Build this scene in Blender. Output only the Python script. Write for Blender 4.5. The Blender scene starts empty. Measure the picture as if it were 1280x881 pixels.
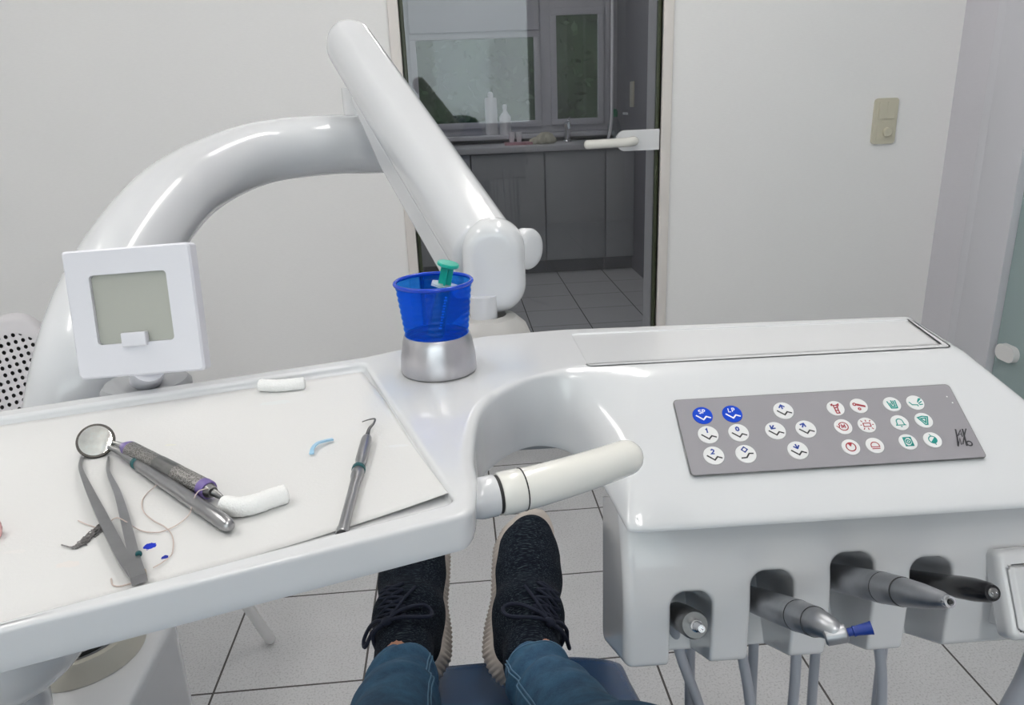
import bpy, bmesh, math, random
import numpy as np
from mathutils import Vector, Matrix, Quaternion

random.seed(7); rng = np.random.default_rng(7)
SC = bpy.context.scene
COL = SC.collection

# ---------------------------------------------------------------- camera model (metres, Z up, Y towards the back wall)
T = 1/3.0                      # floor tile
FPX, PITCH, ROLL, YAW = 942.8, .325802, -.0399265, .0686694
H = 3.70809*T
_fw = np.array([math.sin(YAW)*math.cos(PITCH), math.cos(YAW)*math.cos(PITCH), -math.sin(PITCH)])
_r0 = np.array([math.cos(YAW), -math.sin(YAW), 0.]); _u0 = np.cross(_r0, _fw)
_rt = math.cos(ROLL)*_r0 + math.sin(ROLL)*_u0
_up = -math.sin(ROLL)*_r0 + math.cos(ROLL)*_u0
CAM = np.array([0., 0., H])
def ray(px, py): return _fw + _rt*(px-640)/FPX - _up*(py-440.5)/FPX
def atz(px, py, z): d = ray(px, py); return CAM + d*((z-H)/d[2])
def atY(px, py, Y): d = ray(px, py); return CAM + d*(Y/d[1])
def atX(px, py, X): d = ray(px, py); return CAM + d*(X/d[0])
def atd(px, py, dd): return CAM + ray(px, py)*dd
def on_plane(px, py, p, n): d = ray(px, py); return CAM + d*(np.dot(np.array(p)-CAM, n)/np.dot(d, n))
def proj(X):
    v = np.array(X)-CAM; return np.array([640+FPX*(v@_rt)/(v@_fw), 440.5-FPX*(v@_up)/(v@_fw)])
def nrm(v): v = np.array(v, float); return v/np.linalg.norm(v)

# ---------------------------------------------------------------- materials
def new_mat(name):
    m = bpy.data.materials.new(name); m.use_nodes = True
    nt = m.node_tree; b = nt.nodes['Principled BSDF']
    return m, nt, b
def pbr(name, col, rough=.5, metal=0., coat=0., spec=.5, noise=0., nscale=60., bump=0., bscale=200., sheen=0., trans=0., ior=1.45):
    m, nt, b = new_mat(name)
    b.inputs['Base Color'].default_value = (*col, 1); b.inputs['Roughness'].default_value = rough
    b.inputs['Metallic'].default_value = metal; b.inputs['Coat Weight'].default_value = coat
    b.inputs['Coat Roughness'].default_value = .04
    b.inputs['Specular IOR Level'].default_value = spec; b.inputs['IOR'].default_value = ior
    b.inputs['Sheen Weight'].default_value = sheen; b.inputs['Transmission Weight'].default_value = trans
    if noise:
        tc = nt.nodes.new('ShaderNodeTexCoord'); n = nt.nodes.new('ShaderNodeTexNoise')
        n.inputs['Scale'].default_value = nscale; n.inputs['Detail'].default_value = 4
        nt.links.new(tc.outputs['Object'], n.inputs['Vector'])
        r = nt.nodes.new('ShaderNodeMapRange'); r.inputs['To Min'].default_value = 1-noise; r.inputs['To Max'].default_value = 1+noise
        r.inputs['From Min'].default_value = .3; r.inputs['From Max'].default_value = .7
        nt.links.new(n.outputs['Fac'], r.inputs['Value'])
        mx = nt.nodes.new('ShaderNodeVectorMath'); mx.operation = 'SCALE'; mx.inputs[0].default_value = col
        nt.links.new(r.outputs['Result'], mx.inputs['Scale']); nt.links.new(mx.outputs[0], b.inputs['Base Color'])
    if bump:
        tc = nt.nodes.new('ShaderNodeTexCoord'); n = nt.nodes.new('ShaderNodeTexNoise')
        n.inputs['Scale'].default_value = bscale; n.inputs['Detail'].default_value = 3
        nt.links.new(tc.outputs['Object'], n.inputs['Vector'])
        bp = nt.nodes.new('ShaderNodeBump'); bp.inputs['Strength'].default_value = bump; bp.inputs['Distance'].default_value = .001
        nt.links.new(n.outputs['Fac'], bp.inputs['Height']); nt.links.new(bp.outputs['Normal'], b.inputs['Normal'])
    return m
def mth(nt, op, a, b=None, c=None):
    n = nt.nodes.new('ShaderNodeMath'); n.operation = op
    for i, v in enumerate((a, b, c)):
        if v is None: continue
        if isinstance(v, (int, float)): n.inputs[i].default_value = v
        else: nt.links.new(v, n.inputs[i])
    return n.outputs[0]

M = {}
M['white_plastic'] = pbr('white_gloss_plastic', (.70, .71, .725), .16, coat=.4)
M['white_arm'] = pbr('white_enamel', (.66, .67, .69), .2, coat=.5)
M['grey_white'] = pbr('light_grey_plastic', (.70, .70, .71), .15, coat=.4)
M['tray_white'] = pbr('tray_white', (.72, .75, .77), .2, coat=.3)
M['cream_plastic'] = pbr('warm_white_plastic', (.82, .81, .76), .18, coat=.3)
M['beige_plastic'] = pbr('beige_plastic', (.56, .54, .47), .35)
M['warm_grey'] = pbr('warm_grey_plastic', (.50, .49, .47), .35)
M['cup_rim'] = pbr('blue_rim_plastic', (.003, .05, .48), .2)
M['switch'] = pbr('aged_switch_plastic', (.58, .55, .44), .4)
M['viewer'] = pbr('viewer_plastic', (.72, .72, .77), .35)
M['viewer_pane'] = pbr('frosted_viewer_pane', (.40, .41, .37), .3, spec=.3)
M['panel'] = pbr('grey_membrane', (.29, .28, .30), .55, spec=.3)
M['button'] = pbr('button_pale', (.78, .78, .78), .6, spec=.25)
M['button_blue'] = pbr('button_blue', (.004, .055, .52), .6, spec=.2)
M['ink_dark'] = pbr('symbol_dark', (.03, .03, .035), .5)
M['ink_white'] = pbr('symbol_white', (.85, .85, .9), .5)
M['ink_blue'] = pbr('symbol_blue', (.015, .05, .28), .5)
M['ink_red'] = pbr('symbol_red', (.33, .025, .04), .5)
M['ink_teal'] = pbr('symbol_teal', (.01, .27, .24), .5)
M['steel'] = pbr('steel', (.37, .37, .38), .30, 1., noise=.08, nscale=80)
M['steel_satin'] = pbr('satin_steel', (.40, .41, .43), .42, 1., noise=.07, nscale=120)
M['rim_dark'] = pbr('dark_rim', (.09, .085, .08), .4, 1.)
M['steel_bright'] = pbr('steel_bright', (.75, .75, .77), .14, 1.)
M['steel_dark'] = pbr('steel_dark', (.20, .20, .20), .36, 1., noise=.15, nscale=90)
M['alu'] = pbr('brushed_aluminium', (.56, .55, .57), .33, 1., noise=.08, nscale=45)
M['mirror'] = pbr('mirror_glass', (.96, .94, .90), .06, 1., noise=.12, nscale=160)
M['gold'] = pbr('gold_tone_steel', (.62, .45, .25), .3, 1.)
M['teal_rubber'] = pbr('teal_rubber', (.01, .09, .10), .4)
M['purple'] = pbr('purple_anodised', (.17, .12, .34), .35)
M['black'] = pbr('black_plastic', (.012, .012, .014), .22)
M['black_seal'] = pbr('black_seal', (.02, .02, .02), .5)
M['blue_rubber'] = pbr('blue_rubber', (.005, .03, .22), .4)
M['hose'] = pbr('grey_blue_hose', (.44, .46, .51), .35)
M['cotton'] = pbr('cotton', (.90, .90, .89), .95, sheen=.3, bump=.6, bscale=900)
M['pink_cotton'] = pbr('stained_cotton', (.75, .45, .45), .95, noise=.25, nscale=150)
M['thread'] = pbr('thread', (.60, .50, .46), .8)
M['tuft'] = pbr('grey_tuft', (.22, .21, .21), .9, noise=.3, nscale=400)
M['blue_clear'] = pbr('pale_blue_plastic', (.34, .56, .74), .3)
M['green_plastic'] = pbr('green_plastic', (.005, .36, .27), .3)
M['navy'] = pbr('navy_fabric', (.012, .016, .045), .8)
M['lace'] = pbr('navy_lace', (.008, .012, .028), .85)
M['sole'] = pbr('beige_sole', (.50, .45, .41), .7, noise=.06)
M['skin'] = pbr('skin', (.48, .22, .13), .5)
M['sock'] = pbr('black_sock', (.01, .01, .012), .9)
M['vinyl_blue'] = pbr('blue_vinyl', (.012, .046, .12), .25, bump=.15, bscale=500)
M['ceramic'] = pbr('white_ceramic', (.80, .80, .80), .1, coat=.5)
M['painted'] = pbr('white_paint', (.76, .755, .75), .45)
M['frame_warm'] = pbr('door_frame_paint', (.72, .68, .65), .4)
M['gasket'] = pbr('olive_glass_edge', (.045, .055, .03), .3)
M['cabinet'] = pbr('grey_cabinet_front', (.34, .35, .365), .4)
M['cabinet_dark'] = pbr('dark_plinth', (.10, .10, .11), .5)
M['counter'] = pbr('pale_counter', (.55, .55, .57), .3)
M['win_frame'] = pbr('white_window_frame', (.62, .62, .66), .4)
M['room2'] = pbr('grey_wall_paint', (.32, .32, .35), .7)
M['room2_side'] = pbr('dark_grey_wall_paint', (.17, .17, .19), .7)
M['frosted'] = pbr('teal_satin_glass', (.30, .38, .38), .25)
M['rear_wall'] = pbr('off_white_paint', (.78, .78, .77), .8)
M['lining'] = pbr('dark_lining', (.07, .07, .07), .9)  # for the dark sheet added behind the perforated backrest
M['chair_white'] = None
M['bottle_white'] = pbr('white_bottle', (.85, .85, .88), .3)
M['bottle_green'] = pbr('green_cap', (.01, .2, .09), .4)
M['cloth'] = pbr('cream_cloth', (.62, .6, .48), .9)
M['pink_tray'] = pbr('pink_tray', (.6, .32, .36), .4)
M['bark'] = pbr('bark', (.08, .06, .04), .9)
M['leaf'] = pbr('leaf_green', (.055, .095, .035), .6, noise=.5, nscale=3)

def clear_mat(name, tint, refl=1.0, ior=1.5, rough=.02):
    m = bpy.data.materials.new(name); m.use_nodes = True; nt = m.node_tree; nt.nodes.clear()
    o = nt.nodes.new('ShaderNodeOutputMaterial'); tr = nt.nodes.new('ShaderNodeBsdfTransparent'); tr.inputs[0].default_value = (*tint, 1)
    g = nt.nodes.new('ShaderNodeBsdfGlossy'); g.inputs['Roughness'].default_value = rough
    lw = nt.nodes.new('ShaderNodeLayerWeight'); f0 = ((ior-1)/(ior+1))**2*refl
    f = mth(nt, 'ADD', mth(nt, 'MULTIPLY', mth(nt, 'POWER', lw.outputs['Facing'], 4.0), .9), f0)
    mx = nt.nodes.new('ShaderNodeMixShader'); nt.links.new(f, mx.inputs[0]); nt.links.new(tr.outputs[0], mx.inputs[1]); nt.links.new(g.outputs[0], mx.inputs[2])
    nt.links.new(mx.outputs[0], o.inputs['Surface']); return m
M['door_glass'] = clear_mat('grey_tinted_glass', (.77, .78, .80), 1.15, 1.55)
M['window_glass'] = clear_mat('window_glass', (.92, .95, .94))
M['clear_plastic'] = clear_mat('clear_plastic', (.9, .95, .95), 1.0, 1.45)
M['syringe_barrel'] = clear_mat('syringe_barrel', (.72, .90, .88), 1.0, 1.45)
# translucent blue cup
m = bpy.data.materials.new('translucent_blue_plastic'); m.use_nodes = True; nt = m.node_tree; b = nt.nodes['Principled BSDF']
b.inputs['Base Color'].default_value = (.004, .15, .82, 1); b.inputs['Roughness'].default_value = .12
tr = nt.nodes.new('ShaderNodeBsdfTransparent'); tr.inputs[0].default_value = (.20, .60, .98, 1)
mx = nt.nodes.new('ShaderNodeMixShader'); mx.inputs[0].default_value = .80
nt.links.new(b.outputs[0], mx.inputs[1]); nt.links.new(tr.outputs[0], mx.inputs[2]); nt.links.new(mx.outputs[0], nt.nodes['Material Output'].inputs['Surface'])
M['cup'] = m

m = bpy.data.materials.new('hazy_clear_plastic'); m.use_nodes = True; nt = m.node_tree; b = nt.nodes['Principled BSDF']
b.inputs['Base Color'].default_value = (.85, .92, .95, 1); b.inputs['Roughness'].default_value = .2; b.inputs['Alpha'].default_value = .4
M['hazy'] = m
# wall: fine woven wallpaper
def wall_mat(name, col):
    m, nt, b = new_mat(name); b.inputs['Roughness'].default_value = .75
    tc = nt.nodes.new('ShaderNodeTexCoord'); mp = nt.nodes.new('ShaderNodeMapping'); mp.inputs['Scale'].default_value = (60, 60, 420)
    nt.links.new(tc.outputs['Object'], mp.inputs[0])
    n = nt.nodes.new('ShaderNodeTexNoise'); n.inputs['Scale'].default_value = 1; n.inputs['Detail'].default_value = 3; nt.links.new(mp.outputs[0], n.inputs[0])
    bp = nt.nodes.new('ShaderNodeBump'); bp.inputs['Strength'].default_value = .25; bp.inputs['Distance'].default_value = .001
    nt.links.new(n.outputs['Fac'], bp.inputs['Height']); nt.links.new(bp.outputs[0], b.inputs['Normal'])
    r = nt.nodes.new('ShaderNodeMapRange'); r.inputs['To Min'].default_value = .97; r.inputs['To Max'].default_value = 1.03; nt.links.new(n.outputs['Fac'], r.inputs[0])
    v = nt.nodes.new('ShaderNodeVectorMath'); v.operation = 'SCALE'; v.inputs[0].default_value = col; nt.links.new(r.outputs[0], v.inputs['Scale'])
    nt.links.new(v.outputs[0], b.inputs['Base Color']); return m
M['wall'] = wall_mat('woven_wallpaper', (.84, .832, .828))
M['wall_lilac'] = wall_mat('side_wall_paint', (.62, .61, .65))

# floor tiles aligned with the room grid
def floor_mat():
    m, nt, b = new_mat('grey_floor_tiles'); tc = nt.nodes.new('ShaderNodeTexCoord'); s = nt.nodes.new('ShaderNodeSeparateXYZ')
    nt.links.new(tc.outputs['Object'], s.inputs[0])
    def edge(sock, off):
        a = mth(nt, 'ADD', mth(nt, 'DIVIDE', sock, T), 20 - off)
        fr = mth(nt, 'FRACT', a); return mth(nt, 'MINIMUM', fr, mth(nt, 'SUBTRACT', 1.0, fr))
    e = mth(nt, 'MINIMUM', edge(s.outputs[0], -1.80858), edge(s.outputs[1], 7.22242))
    g = mth(nt, 'LESS_THAN', e, .0075)
    n = nt.nodes.new('ShaderNodeTexNoise'); n.inputs['Scale'].default_value = 220; n.inputs['Detail'].default_value = 2; nt.links.new(tc.outputs['Object'], n.inputs[0])
    n2 = nt.nodes.new('ShaderNodeTexNoise'); n2.inputs['Scale'].default_value = 7; nt.links.new(tc.outputs['Object'], n2.inputs[0])
    ramp = nt.nodes.new('ShaderNodeValToRGB'); ramp.color_ramp.elements[0].position = .28; ramp.color_ramp.elements[0].color = (.38, .38, .39, 1)
    ramp.color_ramp.elements[1].position = .5; ramp.color_ramp.elements[1].color = (.55, .55, .56, 1)
    nt.links.new(n.outputs['Fac'], ramp.inputs[0])
    v = nt.nodes.new('ShaderNodeVectorMath'); v.operation = 'SCALE'; nt.links.new(ramp.outputs[0], v.inputs[0])
    nt.links.new(mth(nt, 'ADD', mth(nt, 'MULTIPLY', n2.outputs['Fac'], .16), .92), v.inputs['Scale'])
    mx = nt.nodes.new('ShaderNodeMix'); mx.data_type = 'RGBA'; nt.links.new(g, mx.inputs['Factor']); nt.links.new(v.outputs[0], mx.inputs['A'])
    mx.inputs['B'].default_value = (.07, .065, .062, 1); nt.links.new(mx.outputs['Result'], b.inputs['Base Color'])
    nt.links.new(mth(nt, 'ADD', mth(nt, 'MULTIPLY', g, .4), .42), b.inputs['Roughness']); return m
M['floor'] = floor_mat()

# denim
def denim_mat():
    m, nt, b = new_mat('blue_denim'); b.inputs['Roughness'].default_value = .85
    tc = nt.nodes.new('ShaderNodeTexCoord')
    n = nt.nodes.new('ShaderNodeTexNoise'); n.inputs['Scale'].default_value = 34; n.inputs['Detail'].default_value = 8; n.inputs['Roughness'].default_value = .72; nt.links.new(tc.outputs['Object'], n.inputs[0])
    w = nt.nodes.new('ShaderNodeTexNoise'); w.inputs['Scale'].default_value = 900; nt.links.new(tc.outputs['Object'], w.inputs[0])
    r = nt.nodes.new('ShaderNodeValToRGB'); e = r.color_ramp.elements
    e[0].position = .32; e[0].color = (.008, .036, .085, 1); e[1].position = .72; e[1].color = (.045, .145, .25, 1)
    nt.links.new(mth(nt, 'ADD', mth(nt, 'MULTIPLY', n.outputs['Fac'], .75), mth(nt, 'MULTIPLY', w.outputs['Fac'], .25)), r.inputs[0])
    nt.links.new(r.outputs[0], b.inputs['Base Color'])
    bp = nt.nodes.new('ShaderNodeBump'); bp.inputs['Strength'].default_value = .3; bp.inputs['Distance'].default_value = .002
    nt.links.new(n.outputs['Fac'], bp.inputs['Height']); nt.links.new(bp.outputs[0], b.inputs['Normal']); return m
M['denim'] = denim_mat()
M['denim_seam'] = pbr('denim_seam', (.10, .20, .30), .9)
def knit_mat():
    m, nt, b = new_mat('dark_knit'); b.inputs['Roughness'].default_value = .9; b.inputs['Specular IOR Level'].default_value = .15
    tc = nt.nodes.new('ShaderNodeTexCoord'); mp = nt.nodes.new('ShaderNodeMapping'); mp.inputs['Scale'].default_value = (110, 800, 700)
    nt.links.new(tc.outputs['Object'], mp.inputs[0])
    n = nt.nodes.new('ShaderNodeTexNoise'); n.inputs['Scale'].default_value = 1; n.inputs['Detail'].default_value = 3; nt.links.new(mp.outputs[0], n.inputs[0])
    r = nt.nodes.new('ShaderNodeValToRGB'); e = r.color_ramp.elements
    e[0].position = .52; e[0].color = (.003, .005, .012, 1); e[1].position = .78; e[1].color = (.07, .10, .11, 1)
    nt.links.new(n.outputs['Fac'], r.inputs[0]); nt.links.new(r.outputs[0], b.inputs['Base Color'])
    bp = nt.nodes.new('ShaderNodeBump'); bp.inputs['Strength'].default_value = .5; bp.inputs['Distance'].default_value = .001
    nt.links.new(n.outputs['Fac'], bp.inputs['Height']); nt.links.new(bp.outputs[0], b.inputs['Normal']); return m
M['knit'] = knit_mat()
# knurled metal grip
def knurl_mat():
    m, nt, b = new_mat('knurled_steel'); b.inputs['Roughness'].default_value = .4; b.inputs['Metallic'].default_value = .9
    tc = nt.nodes.new('ShaderNodeTexCoord'); w = nt.nodes.new('ShaderNodeTexVoronoi'); w.inputs['Scale'].default_value = 950; nt.links.new(tc.outputs['Object'], w.inputs[0])
    r = nt.nodes.new('ShaderNodeValToRGB'); r.color_ramp.elements[0].position = .3; r.color_ramp.elements[0].color = (.12, .115, .11, 1)
    r.color_ramp.elements[1].position = .6; r.color_ramp.elements[1].color = (.33, .32, .31, 1)
    nt.links.new(w.outputs['Distance'], r.inputs[0]); nt.links.new(r.outputs[0], b.inputs['Base Color'])
    bp = nt.nodes.new('ShaderNodeBump'); bp.inputs['Strength'].default_value = .6; bp.inputs['Distance'].default_value = .0006
    nt.links.new(w.outputs['Distance'], bp.inputs['Height']); nt.links.new(bp.outputs[0], b.inputs['Normal']); return m
M['knurl'] = knurl_mat()
# perforated white metal (holes follow the sheet's own x/z)
def perf_mat():
    m, nt, b = new_mat('perforated_white_metal'); b.inputs['Base Color'].default_value = (.74, .72, .74, 1); b.inputs['Roughness'].default_value = .4
    tc = nt.nodes.new('ShaderNodeTexCoord'); s = nt.nodes.new('ShaderNodeSeparateXYZ'); nt.links.new(tc.outputs['UV'], s.inputs[0])
    p = .0148
    def cell(sock): return mth(nt, 'SUBTRACT', mth(nt, 'FRACT', mth(nt, 'ADD', mth(nt, 'DIVIDE', sock, p), 50)), .5)
    a, c = cell(s.outputs[0]), cell(s.outputs[1])
    d = mth(nt, 'SQRT', mth(nt, 'ADD', mth(nt, 'MULTIPLY', a, a), mth(nt, 'MULTIPLY', c, c)))
    hole = mth(nt, 'LESS_THAN', d, .30)
    inx = mth(nt, 'LESS_THAN', mth(nt, 'ABSOLUTE', s.outputs[0]), .196)
    # rounded-rectangle limit of the punched field
    qx = mth(nt, 'MAXIMUM', mth(nt, 'SUBTRACT', mth(nt, 'ABSOLUTE', s.outputs[0]), .12), 0.)
    qz = mth(nt, 'MAXIMUM', mth(nt, 'SUBTRACT', mth(nt, 'ABSOLUTE', s.outputs[1]), .09), 0.)
    inside = mth(nt, 'LESS_THAN', mth(nt, 'SQRT', mth(nt, 'ADD', mth(nt, 'MULTIPLY', qx, qx), mth(nt, 'MULTIPLY', qz, qz))), .073)
    f = mth(nt, 'MULTIPLY', hole, inside)
    tr = nt.nodes.new('ShaderNodeBsdfTransparent'); mx = nt.nodes.new('ShaderNodeMixShader')
    nt.links.new(f, mx.inputs[0]); nt.links.new(b.outputs[0], mx.inputs[1]); nt.links.new(tr.outputs[0], mx.inputs[2])
    nt.links.new(mx.outputs[0], nt.nodes['Material Output'].inputs['Surface']); return m
M['perf'] = perf_mat()
def emit_mat(name, col, s):
    m = bpy.data.materials.new(name); m.use_nodes = True; nt = m.node_tree; nt.nodes.clear()
    o = nt.nodes.new('ShaderNodeOutputMaterial'); e = nt.nodes.new('ShaderNodeEmission'); e.inputs[0].default_value = (*col, 1); e.inputs[1].default_value = s
    nt.links.new(e.outputs[0], o.inputs[0]); return m
M['tube_light'] = emit_mat('fluorescent_tube', (1., .97, .93), 42)

# ---------------------------------------------------------------- mesh helpers
def link_mesh(name, verts, faces, mat, parent=None, smooth=True, normals=None, mat_idx=None, origin=None, angle=None):
    """one mesh object; verts in world space; origin = pivot in world (defaults to the parent's, or the base centre)"""
    verts = np.asarray(verts, float)
    if parent is not None: org = np.array(parent['_o'])
    elif origin is not None: org = np.array(origin, float)
    else: org = np.array([(verts[:, 0].min()+verts[:, 0].max())/2, (verts[:, 1].min()+verts[:, 1].max())/2, verts[:, 2].min()])
    me = bpy.data.meshes.new(name)
    me.from_pydata((verts-org).tolist(), [], [list(map(int, f)) for f in faces])
    mats = mat if isinstance(mat, (list, tuple)) else [mat]
    for k in mats: me.materials.append(M[k] if isinstance(k, str) else k)
    if mat_idx is not None: me.polygons.foreach_set('material_index', np.asarray(mat_idx, np.int32))
    me.polygons.foreach_set('use_smooth', np.full(len(me.polygons), bool(smooth)))
    me.update()
    if normals is not None: me.normals_split_custom_set_from_vertices(np.asarray(normals).tolist())
    elif angle is not None:
        me.set_sharp_from_angle(angle=math.radians(angle))
    o = bpy.data.objects.new(name, me); COL.objects.link(o)
    if parent is not None: o.parent = parent
    else: o.location = org.tolist()
    o['_o'] = org.tolist()
    return o
def thing(name, label, cat, loc, group=None):
    o = bpy.data.objects.new(name, None); COL.objects.link(o); o.location = [float(x) for x in loc]; o['_o'] = [float(x) for x in loc]
    o.empty_display_size = .05; o['label'] = label; o['category'] = cat
    if group: o['group'] = group
    return o
def tag(o, label, cat, group=None):
    o['label'] = label; o['category'] = cat
    if group: o['group'] = group
    return o
def struct(o): o['kind'] = 'structure'; return o

class MB:
    """collects shapes into one mesh with material slots"""
    def __init__(s): s.v = []; s.f = []; s.m = []
    def add(s, v, f, mi=0):
        n = len(s.v); s.v += [tuple(map(float, p)) for p in v]; s.f += [[i+n for i in q] for q in f]; s.m += [mi]*len(f); return s
    def build(s, name, mats, parent=None, smooth=True, angle=40, origin=None):
        return link_mesh(name, s.v, s.f, mats, parent, smooth, mat_idx=s.m, angle=angle, origin=origin)

def box(lo, hi, bev=0.0):
    """bevelled axis box -> verts, faces"""
    bm = bmesh.new(); bmesh.ops.create_cube(bm, size=1)
    lo = np.array(lo, float); hi = np.array(hi, float)
    for v in bm.verts: v.co = Vector(((lo+hi)/2 + np.array(v.co)*(hi-lo)).tolist())
    if bev: bmesh.ops.bevel(bm, geom=bm.edges[:], offset=bev, segments=3, affect='EDGES', profile=.5)
    bm.verts.index_update(); v = [tuple(x.co) for x in bm.verts]; f = [[q.index for q in p.verts] for p in bm.faces]; bm.free(); return v, f
def xform(vf, Mx):
    v, f = vf; return [tuple(Mx @ Vector(p)) for p in v], f
def frame_from(o, x=None, z=None, y=None):
    """matrix with given approx axes"""
    if z is not None:
        z = nrm(z); x = np.array([1, 0, 0.]) if x is None else np.array(x, float); x = nrm(x - z*np.dot(x, z)); y = np.cross(z, x)
    else:
        x = nrm(x); y = np.array(y, float); y = nrm(y - x*np.dot(x, y)); z = np.cross(x, y)
    m = Matrix.Identity(4)
    for i in range(3): m[i][0] = x[i]; m[i][1] = y[i]; m[i][2] = z[i]; m[i][3] = o[i]
    return m
def lathe(prof, seg=32, caps=True):
    """profile [(r,z)] around z"""
    v = []; f = []
    for r, z in prof:
        for k in range(seg):
            a = 2*math.pi*k/seg; v.append((r*math.cos(a), r*math.sin(a), z))
    for i in range(len(prof)-1):
        for k in range(seg):
            a, b = i*seg+k, i*seg+(k+1) % seg; f.append([a, b, b+seg, a+seg])
    if caps:
        f.append(list(range(seg))[::-1]); f.append([(len(prof)-1)*seg+k for k in range(seg)])
    return v, f
def lathe_at(prof, p0, axis, seg=32, caps=True, x=None):
    return xform(lathe(prof, seg, caps), frame_from(p0, z=axis, x=x))
def resample(pts, n):
    pts = np.asarray(pts, float); d = np.r_[0, np.cumsum(np.linalg.norm(np.diff(pts[:, :3], axis=0), axis=1))]
    t = np.linspace(0, d[-1], n); return np.stack([np.interp(t, d, pts[:, k]) for k in range(pts.shape[1])], 1)
def catmull(pts, per=10):
    P = np.asarray(pts, float); P = np.vstack([2*P[0]-P[1], P, 2*P[-1]-P[-2]]); out = []
    for i in range(1, len(P)-2):
        for k in range(per):
            t = k/per; a, b, c, d = P[i-1], P[i], P[i+1], P[i+2]
            out.append(.5*((2*b)+(-a+c)*t+(2*a-5*b+4*c-d)*t*t+(-a+3*b-3*c+d)*t**3))
    out.append(P[-2]); return np.array(out)
def sweep(path, rad, seg=16, caps=True, up=(0, 0, 1), flat=1.0):
    """tube along a path; rad scalar or list; flat squashes the second axis"""
    P = np.asarray(path, float); n = len(P); R = np.full(n, rad) if np.isscalar(rad) else np.asarray(rad, float)
    tg = np.gradient(P, axis=0); tg /= np.linalg.norm(tg, axis=1)[:, None]+1e-12
    u = np.array(up, float); u = u-tg[0]*np.dot(u, tg[0])
    if np.linalg.norm(u) < 1e-4: u = np.cross(tg[0], [1, .3, 0])
    u = nrm(u); v = []; f = []
    for i in range(n):
        u = nrm(u-tg[i]*np.dot(u, tg[i])); w = np.cross(tg[i], u)
        for k in range(seg):
            a = 2*math.pi*k/seg; v.append(P[i]+R[i]*(math.cos(a)*w + math.sin(a)*u*flat))
    for i in range(n-1):
        for k in range(seg):
            a, b = i*seg+k, i*seg+(k+1) % seg; f.append([a, b, b+seg, a+seg])
    if caps: f.append(list(range(seg))[::-1]); f.append([(n-1)*seg+k for k in range(seg)])
    return v, f
def round_ends(path, r, n=5):
    """extends a path with hemispherical end radii -> path, radii"""
    P = np.asarray(path, float); a = nrm(P[0]-P[1]); b = nrm(P[-1]-P[-2]); R = np.full(len(P), r) if np.isscalar(r) else np.asarray(r, float)
    h = [(P[0]+a*R[0]*math.sin(t), R[0]*math.cos(t)) for t in np.linspace(math.pi/2*.97, 0, n)][:-1]
    e = [(P[-1]+b*R[-1]*math.sin(t), R[-1]*math.cos(t)) for t in np.linspace(0, math.pi/2*.97, n)][1:]
    return np.array([x[0] for x in h]+list(P)+[x[0] for x in e]), np.array([x[1] for x in h]+list(R)+[x[1] for x in e])
def prism(poly, z0, z1):
    n = len(poly); v = [(p[0], p[1], z0) for p in poly]+[(p[0], p[1], z1) for p in poly]
    f = [[i, (i+1) % n, n+(i+1) % n, n+i] for i in range(n)]; f.append(list(range(n))[::-1]); f.append(list(range(n, 2*n))); return v, f
def rrect(w, h, r, n=6, cx=0, cy=0):
    out = []
    for sx, sy, a0 in ((1, 1, 0), (-1, 1, 90), (-1, -1, 180), (1, -1, 270)):
        for k in range(n+1):
            a = math.radians(a0+90*k/n); out.append((cx+sx*(w/2-r)+r*math.cos(a), cy+sy*(h/2-r)+r*math.sin(a)))
    return out

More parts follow.
